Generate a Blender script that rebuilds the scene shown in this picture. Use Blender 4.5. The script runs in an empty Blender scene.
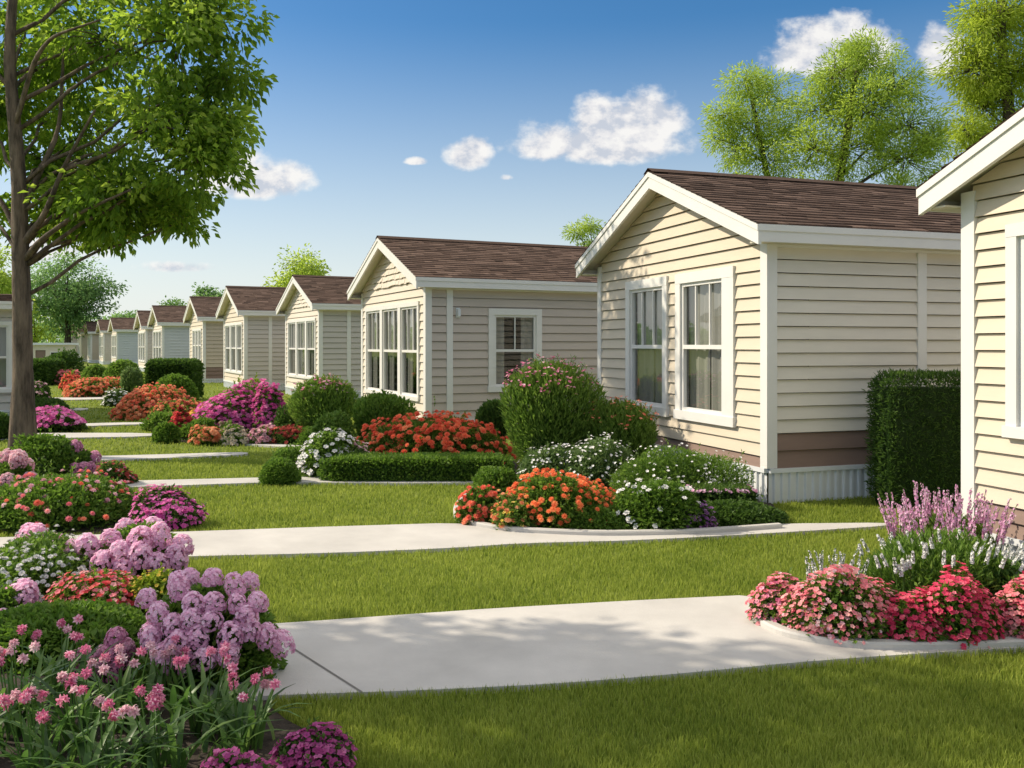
import bpy, math, random
import numpy as np
from mathutils import Vector

random.seed(11)
rng = np.random.default_rng(11)
scene = bpy.context.scene
COL = scene.collection

# ------------------------------------------------------------------ measuring
# eye height 1.8 m, level view; ground points measured off the photograph are turned into metres here
F, HY, CH = 900.0, 345.0, 1.8
def G(px, py):
    Z = CH * F / (py - HY)
    return ((px - 512) / F * Z, Z)
def P(px, py, Z):
    return np.array([(px - 512) / F * Z, Z, CH - (py - HY) / F * Z])

# ------------------------------------------------------------------ mesh collecting
def rot_frames(d, roll=None):
    d = d / np.maximum(np.linalg.norm(d, axis=1, keepdims=True), 1e-9)
    ref = np.zeros_like(d); ref[:, 2] = 1
    par = np.abs(d[:, 2]) > .97
    ref[par] = (1, 0, 0)
    x = np.cross(d, ref); x /= np.maximum(np.linalg.norm(x, axis=1, keepdims=True), 1e-9)
    z = np.cross(x, d)
    if roll is not None:
        c, s = np.cos(roll)[:, None], np.sin(roll)[:, None]
        x, z = c * x + s * z, -s * x + c * z
    return x, d, z

class MB:
    def __init__(self):
        self.V = []; self.L = []; self.T = []; self.R = []; self.n = 0
    def add(self, v, faces, r=0.5):
        v = np.asarray(v, dtype=np.float32).reshape(-1, 3)
        self.V.append(v)
        self.R.append(np.full(len(v), r, dtype=np.float32) if np.isscalar(r) else np.asarray(r, dtype=np.float32))
        for f in faces:
            self.L.append(np.asarray(f, dtype=np.int32) + self.n)
            self.T.append(np.array([len(f)], dtype=np.int32))
        self.n += len(v)
    def scatter(self, tv, tf, pos, ax, s, r):
        X, Y, Z = ax
        N, k = len(pos), len(tv)
        if N == 0: return
        s = np.broadcast_to(np.asarray(s, dtype=np.float64).reshape(-1, 1, 1), (N, 1, 1))
        V = pos[:, None, :] + s * (tv[None, :, 0:1] * X[:, None] + tv[None, :, 1:2] * Y[:, None] + tv[None, :, 2:3] * Z[:, None])
        self.V.append(V.reshape(-1, 3).astype(np.float32))
        self.R.append(np.repeat(np.asarray(r, dtype=np.float32), k))
        base = (np.arange(N) * k)[:, None] + self.n
        for m in sorted(set(len(f) for f in tf)):
            fa = np.array([f for f in tf if len(f) == m])
            L = base[:, None, :] + fa[None]
            self.L.append(L.reshape(-1).astype(np.int32))
            self.T.append(np.full(N * len(fa), m, dtype=np.int32))
        self.n += N * k
    def box(self, x0, x1, y0, y1, z0, z1, r=.5, M=None):
        v = [(x, y, z) for x in (x0, x1) for y in (y0, y1) for z in (z0, z1)]
        if M: v = [M(*p) for p in v]
        self.add(v, [(0, 1, 3, 2), (4, 6, 7, 5), (0, 4, 5, 1), (2, 3, 7, 6), (0, 2, 6, 4), (1, 5, 7, 3)], r)
    def tube(self, pts, rad, sides=8, r=.5, wob=0.0):
        pts = np.asarray(pts, dtype=float); n = len(pts)
        tan = np.gradient(pts, axis=0)
        X, Y, Z = rot_frames(tan)
        for i in range(1, n):
            if np.dot(X[i], X[i - 1]) < 0: X[i] *= -1; Z[i] *= -1
        a = np.linspace(0, 2 * math.pi, sides, endpoint=False)
        rr = np.asarray(rad, dtype=float)[:, None] * (1 + wob * rng.uniform(-1, 1, (n, sides)))
        V = pts[:, None, :] + rr[:, :, None] * (np.cos(a)[None, :, None] * X[:, None, :] + np.sin(a)[None, :, None] * Z[:, None, :])
        faces = []
        for i in range(n - 1):
            for j in range(sides):
                k = (j + 1) % sides
                faces.append((i * sides + j, i * sides + k, (i + 1) * sides + k, (i + 1) * sides + j))
        faces.append(tuple(range(sides))[::-1]); faces.append(tuple((n - 1) * sides + j for j in range(sides)))
        self.add(V.reshape(-1, 3), faces, r)
    def build(self, name, mat, parent=None, smooth=False, loc=None):
        me = bpy.data.meshes.new(name)
        if self.n:
            V = np.concatenate(self.V); L = np.concatenate(self.L); T = np.concatenate(self.T); R = np.concatenate(self.R)
            me.vertices.add(len(V)); me.vertices.foreach_set('co', V.reshape(-1))
            me.loops.add(len(L)); me.loops.foreach_set('vertex_index', L)
            me.polygons.add(len(T))
            st = np.zeros(len(T), dtype=np.int32); st[1:] = np.cumsum(T)[:-1]
            me.polygons.foreach_set('loop_start', st); me.polygons.foreach_set('loop_total', T)
            at = me.attributes.new('rnd_shade', 'FLOAT', 'POINT'); at.data.foreach_set('value', R)  # random tone; in foliage it also carries painted shade
            me.polygons.foreach_set('use_smooth', np.full(len(T), bool(smooth)))
            me.update(calc_edges=True)
        me.materials.append(mat)
        o = bpy.data.objects.new(name, me); COL.objects.link(o)
        if parent is not None: o.parent = parent
        if loc is not None: o.location = loc
        return o

def tag(o, label=None, cat=None, group=None, kind=None):
    if label: o['label'] = label
    if cat: o['category'] = cat
    if group: o['group'] = group
    if kind: o['kind'] = kind
    return o
def empty(name, loc, rz=0.0):
    o = bpy.data.objects.new(name, None); COL.objects.link(o)
    o.empty_display_size = .3
    o.location = loc; o.rotation_euler = (0, 0, rz)
    return o

# ------------------------------------------------------------------ materials
def lin(c):
    return tuple((v / 255 / 12.92 if v / 255 <= .04045 else ((v / 255 + .055) / 1.055) ** 2.4) for v in c)
def new_mat(name):
    m = bpy.data.materials.new(name); m.use_nodes = True
    nt = m.node_tree
    return m, nt, nt.nodes['Principled BSDF'], nt.nodes['Material Output']
def N(nt, t, **kw):
    n = nt.nodes.new(t)
    for k, v in kw.items(): setattr(n, k, v)
    return n
def ramp(nt, stops):
    r = N(nt, 'ShaderNodeValToRGB'); e = r.color_ramp.elements
    while len(e) < len(stops): e.new(.5)
    for i, (p, c) in enumerate(stops):
        e[i].position = p; e[i].color = (*c, 1)
    return r
def noise(nt, scale, detail=4, rough=.6, coord='Object', stretch=None):
    tc = N(nt, 'ShaderNodeTexCoord')
    n = N(nt, 'ShaderNodeTexNoise'); n.inputs['Scale'].default_value = scale
    n.inputs['Detail'].default_value = detail; n.inputs['Roughness'].default_value = rough
    if stretch:
        mp = N(nt, 'ShaderNodeMapping'); mp.inputs['Scale'].default_value = stretch
        nt.links.new(tc.outputs[coord], mp.inputs[0]); nt.links.new(mp.outputs[0], n.inputs['Vector'])
    else:
        nt.links.new(tc.outputs[coord], n.inputs['Vector'])
    return n
def mul(c, k): return tuple(min(1, v * k) for v in c)

def paint(name, c, rough=.55, var=.10, scale=3.0, bump=.15, stretch=None):
    m, nt, b, o = new_mat(name)
    n1 = noise(nt, scale, 6, .65, stretch=stretch)
    r = ramp(nt, [(.3, mul(c, 1 - var)), (.7, mul(c, 1 + var * .4))])
    nt.links.new(n1.outputs[0], r.inputs[0]); nt.links.new(r.outputs[0], b.inputs['Base Color'])
    b.inputs['Roughness'].default_value = rough
    if bump:
        n2 = noise(nt, 60, 4, .7, stretch=stretch)
        bp = N(nt, 'ShaderNodeBump'); bp.inputs['Strength'].default_value = bump; bp.inputs['Distance'].default_value = .01
        nt.links.new(n2.outputs[0], bp.inputs['Height']); nt.links.new(bp.outputs[0], b.inputs['Normal'])
    return m

def leafy(name, dark, mid, light, transl=.35, rough=.5, spec=.25, sat=1.05):
    m, nt, b, o = new_mat(name)
    at = N(nt, 'ShaderNodeAttribute', attribute_name='rnd_shade')
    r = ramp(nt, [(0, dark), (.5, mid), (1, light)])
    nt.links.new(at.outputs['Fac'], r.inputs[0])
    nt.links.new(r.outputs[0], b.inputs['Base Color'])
    b.inputs['Roughness'].default_value = rough
    b.inputs['Specular IOR Level'].default_value = spec
    if transl > 0:
        t = N(nt, 'ShaderNodeBsdfTranslucent')
        mx = N(nt, 'ShaderNodeMixShader'); mx.inputs[0].default_value = transl
        hs = N(nt, 'ShaderNodeHueSaturation'); hs.inputs['Saturation'].default_value = sat; hs.inputs['Value'].default_value = 1.5
        nt.links.new(r.outputs[0], hs.inputs['Color']); nt.links.new(hs.outputs[0], t.inputs['Color'])
        nt.links.new(b.outputs[0], mx.inputs[1]); nt.links.new(t.outputs[0], mx.inputs[2])
        nt.links.new(mx.outputs[0], o.inputs['Surface'])
    return m

MAT = {}
# foliage
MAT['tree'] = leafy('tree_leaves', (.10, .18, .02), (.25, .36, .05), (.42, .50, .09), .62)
MAT['feather'] = leafy('feathery_leaves', (.22, .30, .04), (.38, .48, .09), (.55, .62, .17), .6)
MAT['yellowtree'] = leafy('yellow_green_leaves', (.22, .28, .03), (.38, .46, .065), (.53, .59, .13), .6)
MAT['fartree'] = leafy('far_leaves', (.10, .19, .065), (.19, .31, .10), (.30, .43, .15), .5)  # paler, bluer leaves: distance haze put into the colour
MAT['bush'] = leafy('bush_leaves', (.042, .09, .014), (.115, .21, .03), (.22, .33, .06), .4)
MAT['lightbush'] = leafy('light_bush_leaves', (.055, .11, .017), (.14, .24, .04), (.25, .36, .075), .4)
MAT['yellowbush'] = leafy('yellow_bush_leaves', (.08, .13, .016), (.20, .28, .034), (.34, .40, .06), .4)
MAT['palebush'] = leafy('pale_bush_leaves', (.05, .10, .025), (.13, .21, .065), (.25, .33, .12), .35)
MAT['darkbush'] = leafy('dark_bush_leaves', (.025, .058, .012), (.066, .13, .024), (.135, .22, .043), .35)
MAT['strap'] = leafy('strap_leaves', (.035, .08, .02), (.09, .18, .04), (.18, .28, .07), .35, .4, .4)
def flowermat(key, a, b, c, t=.3):
    MAT[key] = leafy(key + '_petals', lin(a), lin(b), lin(c), t, .6, .15, .9)
flowermat('orange', (212, 100, 62), (242, 142, 90), (250, 184, 124))
flowermat('coral', (212, 92, 70), (238, 130, 104), (248, 172, 135))
flowermat('redorange', (212, 84, 58), (243, 128, 90), (250, 176, 125))
flowermat('red', (165, 35, 50), (215, 70, 80), (236, 120, 110))
flowermat('darkred', (120, 35, 38), (176, 72, 66), (210, 120, 98))
flowermat('crimson', (180, 40, 78), (224, 76, 112), (242, 138, 152))
flowermat('pink', (208, 100, 118), (236, 142, 152), (248, 192, 186))
flowermat('palepink', (190, 135, 150), (225, 178, 190), (242, 215, 218))
flowermat('lilac', (205, 148, 182), (234, 188, 213), (250, 226, 238))
flowermat('lilacspike', (194, 132, 172), (224, 174, 206), (244, 216, 232))
flowermat('plum', (128, 38, 92), (174, 72, 134), (212, 124, 172))
flowermat('mauve', (178, 104, 146), (212, 146, 180), (238, 190, 208))
flowermat('magenta', (182, 62, 138), (222, 104, 176), (242, 164, 208))
flowermat('purple', (110, 65, 120), (150, 98, 155), (190, 145, 190))
flowermat('white', (236, 232, 205), (247, 244, 226), (253, 250, 240))
flowermat('cream', (200, 180, 120), (228, 212, 160), (242, 232, 200))
flowermat('peach', (200, 110, 70), (230, 155, 110), (242, 195, 155))
flowermat('yellow', (190, 150, 40), (225, 190, 70), (240, 215, 120))
flowermat('rosepink', (182, 74, 118), (224, 128, 164), (248, 208, 220))
# wood
def bark(name, a, b):
    m, nt, bs, o = new_mat(name)
    n1 = noise(nt, 9, 8, .7, stretch=(1, 1, .16))
    r = ramp(nt, [(.38, mul(a, .7)), (.62, b)])
    nt.links.new(n1.outputs[0], r.inputs[0]); nt.links.new(r.outputs[0], bs.inputs['Base Color'])
    bs.inputs['Roughness'].default_value = .9
    bp = N(nt, 'ShaderNodeBump'); bp.inputs['Strength'].default_value = 1.0; bp.inputs['Distance'].default_value = .06
    nt.links.new(n1.outputs[0], bp.inputs['Height']); nt.links.new(bp.outputs[0], bs.inputs['Normal'])
    return m
MAT['bark'] = bark('bark', (.085, .058, .04), (.23, .165, .115))
MAT['twig'] = bark('twig_bark', (.045, .035, .02), (.10, .08, .05))
# ground
def ground_mat():
    m, nt, b, o = new_mat('lawn_ground')
    n1 = noise(nt, .35, 5, .6); n2 = noise(nt, 14, 6, .75)
    r1 = ramp(nt, [(.3, (.17, .225, .04)), (.7, (.235, .29, .06))])
    r2 = ramp(nt, [(.3, (.55, .55, .55)), (.75, (1.15, 1.15, 1.1))])
    nt.links.new(n1.outputs[0], r1.inputs[0]); nt.links.new(n2.outputs[0], r2.inputs[0])
    mx = N(nt, 'ShaderNodeMix', data_type='RGBA', blend_type='MULTIPLY'); mx.inputs['Factor'].default_value = 1
    nt.links.new(r1.outputs[0], mx.inputs[6]); nt.links.new(r2.outputs[0], mx.inputs[7])
    nt.links.new(mx.outputs[2], b.inputs['Base Color']); b.inputs['Roughness'].default_value = .95
    b.inputs['Specular IOR Level'].default_value = .1
    bp = N(nt, 'ShaderNodeBump'); bp.inputs['Strength'].default_value = .6; bp.inputs['Distance'].default_value = .04
    nt.links.new(n2.outputs[0], bp.inputs['Height']); nt.links.new(bp.outputs[0], b.inputs['Normal'])
    return m
MAT['ground'] = ground_mat()
def grass_mat():
    m, nt, b, o = new_mat('grass_blades')
    at = N(nt, 'ShaderNodeAttribute', attribute_name='rnd_shade')
    r = ramp(nt, [(0, (.14, .205, .028)), (.5, (.285, .345, .052)), (1, (.42, .465, .10))])
    n1 = noise(nt, .9, 5, .65)
    md = N(nt, 'ShaderNodeMath', operation='MULTIPLY_ADD'); md.inputs[1].default_value = 1.3; md.inputs[2].default_value = -.62
    ad = N(nt, 'ShaderNodeMath', operation='ADD'); ad.use_clamp = True
    nt.links.new(n1.outputs[0], md.inputs[0]); nt.links.new(md.outputs[0], ad.inputs[0]); nt.links.new(at.outputs['Fac'], ad.inputs[1])
    nt.links.new(ad.outputs[0], r.inputs[0]); nt.links.new(r.outputs[0], b.inputs['Base Color'])
    b.inputs['Roughness'].default_value = .6; b.inputs['Specular IOR Level'].default_value = .15
    t = N(nt, 'ShaderNodeBsdfTranslucent'); mx = N(nt, 'ShaderNodeMixShader'); mx.inputs[0].default_value = .4
    hs = N(nt, 'ShaderNodeHueSaturation'); hs.inputs['Value'].default_value = 1.4
    nt.links.new(r.outputs[0], hs.inputs['Color']); nt.links.new(hs.outputs[0], t.inputs['Color'])
    nt.links.new(b.outputs[0], mx.inputs[1]); nt.links.new(t.outputs[0], mx.inputs[2]); nt.links.new(mx.outputs[0], o.inputs['Surface'])
    return m
MAT['grass'] = grass_mat()
MAT['concrete'] = paint('concrete', (.58, .55, .51), .85, .16, 1.6, .25)
MAT['joint'] = paint('joint_shadow', (.20, .185, .17), .95, .1, 4, .1)
MAT['soil'] = paint('soil', (.055, .04, .028), .95, .5, 20, .9)
# house materials
MAT['white'] = paint('white_trim', (.77, .75, .715), .45, .05, 2, .05)
MAT['skirt'] = paint('white_skirting', (.74, .76, .78), .5, .08, 3, .05)
MAT['cream'] = paint('cream_siding', (.67, .575, .445), .55, .07, 1.3, .12, (1, 1, 6))
MAT['creamshade'] = paint('cream_shaded_siding', (.73, .675, .58), .55, .07, 1.3, .12, (1, 1, 6))  # copy of the cream for shaded walls, cooler shade tone in its colour
MAT['beige'] = paint('beige_siding', (.72, .63, .52), .55, .07, 1.3, .12, (1, 1, 6))
MAT['taupe'] = paint('taupe_siding', (.56, .48, .41), .6, .07, 1.3, .12, (1, 1, 6))
MAT['grey'] = paint('grey_siding', (.58, .53, .475), .6, .07, 1.3, .12, (1, 1, 6))
MAT['tan'] = paint('tan_siding', (.56, .47, .36), .6, .07, 1.3, .12, (1, 1, 6))
MAT['blue'] = paint('blue_grey_siding', (.60, .61, .61), .6, .07, 1.3, .12, (1, 1, 6))
MAT['brown'] = paint('brown_siding', (.25, .165, .13), .65, .12, 2, .12, (1, 1, 6))
MAT['soffit'] = paint('soffit', (.72, .66, .54), .6, .05, 2, .05)
MAT['curtain'] = paint('curtain_cloth', (.38, .345, .31), .9, .15, 8, .1, (1, 1, .1))
MAT['palecurtain'] = paint('pale_curtain_cloth', (.42, .40, .38), .9, .12, 8, .1, (1, 1, .1))
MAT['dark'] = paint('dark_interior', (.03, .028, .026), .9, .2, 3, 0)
MAT['lamp'] = paint('lamp_enamel', (.7, .72, .74), .4, .05, 3, 0)
def shingle_mat():
    m, nt, b, o = new_mat('shingles')
    at = N(nt, 'ShaderNodeAttribute', attribute_name='rnd_shade')
    r = ramp(nt, [(0, (.085, .054, .040)), (.5, (.145, .092, .068)), (1, (.225, .148, .112))])
    n1 = noise(nt, 40, 5, .8); r2 = ramp(nt, [(.3, (.6, .6, .6)), (.7, (1.2, 1.2, 1.2))])
    nt.links.new(at.outputs['Fac'], r.inputs[0]); nt.links.new(n1.outputs[0], r2.inputs[0])
    mx = N(nt, 'ShaderNodeMix', data_type='RGBA', blend_type='MULTIPLY'); mx.inputs['Factor'].default_value = 1
    nt.links.new(r.outputs[0], mx.inputs[6]); nt.links.new(r2.outputs[0], mx.inputs[7])
    nt.links.new(mx.outputs[2], b.inputs['Base Color']); b.inputs['Roughness'].default_value = .95
    b.inputs['Specular IOR Level'].default_value = .15
    bp = N(nt, 'ShaderNodeBump'); bp.inputs['Strength'].default_value = .5; bp.inputs['Distance'].default_value = .01
    nt.links.new(n1.outputs[0], bp.inputs['Height']); nt.links.new(bp.outputs[0], b.inputs['Normal'])
    return m
MAT['shingle'] = shingle_mat()
def glass_mat():
    m, nt, b, o = new_mat('window_glass')
    nt.nodes.remove(b)
    tr = N(nt, 'ShaderNodeBsdfTransparent'); tr.inputs[0].default_value = (.82, .86, .85, 1)
    gl = N(nt, 'ShaderNodeBsdfGlossy'); gl.inputs['Roughness'].default_value = .015
    lw = N(nt, 'ShaderNodeLayerWeight'); lw.inputs['Blend'].default_value = .5
    fr = N(nt, 'ShaderNodeMath', operation='POWER'); fr.inputs[1].default_value = 2.4; nt.links.new(lw.outputs['Facing'], fr.inputs[0])
    n1 = noise(nt, 2.2, 2, .5)
    bp = N(nt, 'ShaderNodeBump'); bp.inputs['Strength'].default_value = .06; bp.inputs['Distance'].default_value = .02
    nt.links.new(n1.outputs[0], bp.inputs['Height']); nt.links.new(bp.outputs[0], gl.inputs['Normal'])
    md = N(nt, 'ShaderNodeMath', operation='MULTIPLY_ADD'); md.inputs[1].default_value = .8; md.inputs[2].default_value = .07; md.use_clamp = True
    nt.links.new(fr.outputs[0], md.inputs[0])
    mx = N(nt, 'ShaderNodeMixShader')
    nt.links.new(md.outputs[0], mx.inputs[0]); nt.links.new(tr.outputs[0], mx.inputs[1]); nt.links.new(gl.outputs[0], mx.inputs[2])
    nt.links.new(mx.outputs[0], o.inputs['Surface'])
    return m
MAT['glass'] = glass_mat()

# ------------------------------------------------------------------ leaf and flower shapes
def ring(n, tilt, ln, w, z0=0.0, cup=.12, ph=0.0):
    v, f = [], []
    for i in range(n):
        a = 2 * math.pi * i / n + ph
        ca, sa, ct, stl = math.cos(a), math.sin(a), math.cos(tilt), math.sin(tilt)
        k = len(v)
        for (x, y, z) in ((0, .05, 0), (w, .6, cup), (0, 1, 0), (-w, .6, cup)):
            y2, z2 = (y * ct - z * stl) * ln, (y * stl + z * ct) * ln + z0
            v.append((x * ln * ca - y2 * sa, x * ln * sa + y2 * ca, z2))
        f.append((k, k + 1, k + 2, k + 3))
    return v, f
def join(*parts):
    v, f = [], []
    for (pv, pf) in parts:
        k = len(v); v += list(pv); f += [tuple(i + k for i in q) for q in pf]
    return np.array(v, dtype=float), f
LEAF = (np.array([(0, 0, 0), (.26, .45, .10), (0, 1, -.08), (-.26, .45, .10)], dtype=float), [(0, 1, 2), (0, 2, 3)])
NARROW = (np.array([(0, 0, 0), (.12, .45, .05), (0, 1, -.12), (-.12, .45, .05)], dtype=float), [(0, 1, 2), (0, 2, 3)])
FLORET = join(ring(5, .25, 1, .42))
MUM = join(ring(9, .1, 1, .30), ring(7, .65, .85, .30, .05, ph=.3), ring(5, 1.1, .7, .3, .1))
ROSETTE = join(ring(6, .15, 1, .42), ring(4, .9, .7, .42, .05, ph=.4))
def lily_shape():
    v, f = [], []
    for i in range(6):
        a = 2 * math.pi * i / 6; ca, sa = math.cos(a), math.sin(a); k = len(v)
        for (x, y, z) in ((-.05, .03, 0), (.05, .03, 0), (-.22, .45, .42), (.22, .45, .42), (-.13, .8, .5), (.13, .8, .5), (0, 1.05, .38)):
            v.append((x * ca - y * sa, x * sa + y * ca, z))
        f += [(k, k + 1, k + 3, k + 2), (k + 2, k + 3, k + 5, k + 4), (k + 4, k + 5, k + 6)]
    return np.array(v, dtype=float), f
LILY = lily_shape()

# ------------------------------------------------------------------ plants
def unit(n):
    d = rng.normal(size=(n, 3)); return d / np.linalg.norm(d, axis=1, keepdims=True)
class Lumps:
    def __init__(self, n=14, amp=.18, sharp=9):
        self.d = unit(n); self.d[:, 2] = np.abs(self.d[:, 2]) * .8; self.d /= np.linalg.norm(self.d, axis=1, keepdims=True)
        self.a = rng.uniform(-.5, 1, n) * amp; self.s = sharp
    def __call__(self, d):
        return 1 + (np.exp((d @ self.d.T - 1) * self.s) * self.a).sum(1)

def dome_dirs(n, zmin=0.0):
    d = unit(int(n * 2.2 / (1 - min(zmin, .8)) + 20)); d[:, 2] = np.where(d[:, 2] < -.15, -d[:, 2], d[:, 2])
    d = d[d[:, 2] >= zmin]
    return d[:n] if len(d) >= n else d
def dome_core(mb, rx, ry, h, k=.72, lump=None):
    v, f = [], []; na, nb = 12, 5
    for j in range(nb + 1):
        t = j / nb * math.pi / 2
        for i in range(na):
            a = 2 * math.pi * i / na
            v.append((math.cos(a) * math.cos(t) * rx * k, math.sin(a) * math.cos(t) * ry * k, max(0.0, math.sin(t) ** .8 * h * k)))
    for j in range(nb):
        for i in range(na):
            f.append((j * na + i, j * na + (i + 1) % na, (j + 1) * na + (i + 1) % na, (j + 1) * na + i))
    mb.add(v, f, .0)  # core all in the darkest tone, painted shade inside the plant
def dome_pos(d, rx, ry, h, lump, r):
    z = np.sign(d[:, 2]) * np.abs(d[:, 2]) ** .88
    hor = np.maximum(np.hypot(d[:, 0], d[:, 1]), 1e-6); hs = np.sqrt(np.maximum(0, 1 - z ** 2)) ** .85 / hor
    q = np.stack([d[:, 0] * hs * rx, d[:, 1] * hs * ry, np.maximum(z, -.05) * h], 1) * (lump(d) * r)[:, None]
    q[:, 2] = np.maximum(q[:, 2], .01)
    return q
def leaf_dome(mb, rx, ry, h, ls, lump, cover=3.2, tpl=LEAF, up=.35, shell=.35, core=True, tone=0.0):
    area = 2.6 * math.pi * (rx + ry) / 2 * (h * .8 + (rx + ry) / 4)
    n = int(min(14000, max(60, cover * area / (.28 * ls * ls))))
    d = dome_dirs(n); n = len(d)
    u = 1 - shell * rng.random(n) ** 1.6
    p = dome_pos(d, rx, ry, h, lump, u)
    ld = d * .7 + unit(n) * .75 + np.array([0, 0, up])
    s = ls * rng.uniform(.65, 1.25, n)
    r = np.clip(.25 + .45 * (u - (1 - shell)) / shell * .8 + rng.normal(0, .18, n) + tone, 0, 1)  # inner leaves darker, shade painted into the tone
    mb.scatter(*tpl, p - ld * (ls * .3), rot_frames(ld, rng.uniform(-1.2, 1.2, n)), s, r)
    if core: dome_core(mb, rx, ry, h, .70)

def dims(x0, x1, yt, yb, depth):
    Zf = CH * F / (yb - HY)
    w = (x1 - x0) / F * Zf
    ry = depth / 2 if depth else w * .42
    Zc = Zf + ry
    rx = (x1 - x0) / 2 / F * Zc
    h = CH - (yt - HY) / F * Zc
    return ((x0 + x1) / 2 - 512) / F * Zc, Zc, rx, ry, max(.12, h)

def plant(name, label, cat, x0, x1, yt, yb, leaf='bush', kind='mound', flowers=(), ls=.06, depth=None, group=None,
          cover=3.2, tpl=LEAF, lumpy=.34, foliage_name='foliage', hscale=1.0):
    X, Z, rx, ry, h = dims(x0, x1, yt, yb, depth)
    if kind == 'mound': rx *= 1.07; ry *= 1.07
    root = tag(empty(name, (X, Z, 0)), label, cat, group)
    px = Z / F
    ls = max(ls, 3.2 * px)
    lump = Lumps(16, lumpy)
    mb = MB()
    if kind == 'mound':
        leaf_dome(mb, rx * .95, ry * .95, h * .93 * hscale, ls, lump, cover, tpl)
        if lumpy > .1:                                        # loose sprigs that break the outline
            m = int(10 + 26 * rx); dd = dome_dirs(m, .05); b = dome_pos(dd, rx * .9, ry * .9, h * .88, lump, 1.0)
            for i in range(len(dd)):
                e = b[i] + (dd[i] * .6 + np.array([0, 0, .6]) + rng.normal(0, .3, 3)) * (.5 * (rx * h) ** .5) * rng.uniform(.2, .55)
                k = 9; t = rng.random(k)[:, None]; ld2 = unit(k) * .7 + dd[i] * .6 + np.array([0, 0, .4])
                mb.scatter(*tpl, b[i] + (e - b[i]) * t, rot_frames(ld2, rng.uniform(-1, 1, k)), ls * rng.uniform(.6, 1.0, k), np.clip(rng.normal(.65, .2, k), 0, 1))
    elif kind == 'upright':
        rx *= .92; ry *= .92
        area = 2 * math.pi * rx * h * 1.1
        n = int(min(16000, cover * area / (.2 * ls * ls)))
        d = unit(n)
        u = 1 - .45 * rng.random(n) ** 1.4
        zz = d[:, 2]
        hor = np.maximum(np.hypot(d[:, 0], d[:, 1]), 1e-6); hs = (np.maximum(0, 1 - np.abs(zz) ** 2.6)) ** .5 / hor
        prof = np.where(zz < 0, 1 + .22 * zz, 1.0)
        L = lump(d)
        p = np.stack([d[:, 0] * hs * rx * prof * u * L, d[:, 1] * hs * ry * prof * u * L, h * .5 + zz * h * .5 * u * (.6 + .4 * L)], 1)
        p[:, 2] = np.maximum(p[:, 2], .02)
        ld = d * .5 + unit(n) * .5 + np.array([0, 0, .9])
        r = np.clip(.2 + .5 * (u - .55) / .45 + rng.normal(0, .17, n) + .12 * zz, 0, 1)  # inner and lower leaves darker, light and shade painted into the tone
        mb.scatter(*tpl, p, rot_frames(ld, rng.uniform(-1.5, 1.5, n)), ls * rng.uniform(.7, 1.4, n), r)
        dome_core(mb, rx * 1.0, ry * 1.0, h * 1.15, .66)
        # sprays sticking out of the top and shoulders
        m = int(60 + rx * 140); tips = []
        a = rng.uniform(0, 2 * math.pi, m); rr = np.sqrt(rng.random(m))
        for i in range(m):
            b = np.array([math.cos(a[i]) * rr[i] * rx * .9, math.sin(a[i]) * rr[i] * ry * .9, h * (.55 + .32 * math.sqrt(max(0, 1 - rr[i] ** 2)))])
            e = b + np.array([math.cos(a[i]) * .25 * rx * rr[i], math.sin(a[i]) * .25 * ry * rr[i], h * rng.uniform(.08, .24)])
            tips.append(e)
            k = 14; t = rng.random(k)[:, None]
            ld2 = unit(k) * .6 + np.array([0, 0, .8])
            mb.scatter(*tpl, b + (e - b) * t, rot_frames(ld2, rng.uniform(-1, 1, k)), ls * .8, np.clip(rng.normal(.65, .2, k), 0, 1))
    elif kind == 'box':
        n = int(min(15000, cover * (2 * h * 2 * (rx + ry) + 4 * rx * ry) / (.28 * ls * ls)))
        A = np.array([2 * rx * h, 2 * rx * h, 2 * ry * h, 2 * ry * h, 4 * rx * ry]); fc = rng.choice(5, n, p=A / A.sum())
        s, t = rng.uniform(-1, 1, n), rng.random(n)
        nn = np.array([(0, -1, 0), (0, 1, 0), (-1, 0, 0), (1, 0, 0), (0, 0, 1)], dtype=float)[fc]
        p = np.zeros((n, 3))
        for k in range(4):
            i = fc == k
            if k < 2: p[i] = np.stack([s[i] * rx, np.full(i.sum(), (-1, 1)[k] * ry), t[i] * h], 1)
            else: p[i] = np.stack([np.full(i.sum(), (-1, 1)[k - 2] * rx), s[i] * ry, t[i] * h], 1)
        i = fc == 4; p[i] = np.stack([s[i] * rx, (t[i] * 2 - 1) * ry, np.full(i.sum(), h)], 1)
        # soften the clipped edges
        q = np.array([rx, ry, h * .5]); c = p - np.array([0, 0, h * .5]); e = np.abs(c) / q
        over = np.maximum(0, np.sort(e, 1)[:, 1] - .80)
        p = np.array([0, 0, h * .5]) + c * (1 - over * .55)[:, None]
        inn = rng.random(n) ** 1.6 * .07
        p = p - nn * (inn + rng.normal(0, .008, n))[:, None]
        ld = nn * .6 + unit(n) * .7 + np.array([0, 0, .5])
        r = np.clip(.62 - inn * 6 + rng.normal(0, .18, n) + .12 * (fc == 4), 0, 1)  # deeper leaves darker, top face lighter: light painted into the tone
        p[:, 2] = np.maximum(p[:, 2], .01)
        mb.scatter(*tpl, p, rot_frames(ld, rng.uniform(-1.3, 1.3, n)), ls * rng.uniform(.7, 1.3, n), r)
        mb.box(-rx * .86, rx * .86, -ry * .86, ry * .86, 0, h * .9, 0.0)  # inner block in the darkest tone, painted shade
    mb.build(foliage_name, MAT[leaf], root)
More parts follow.
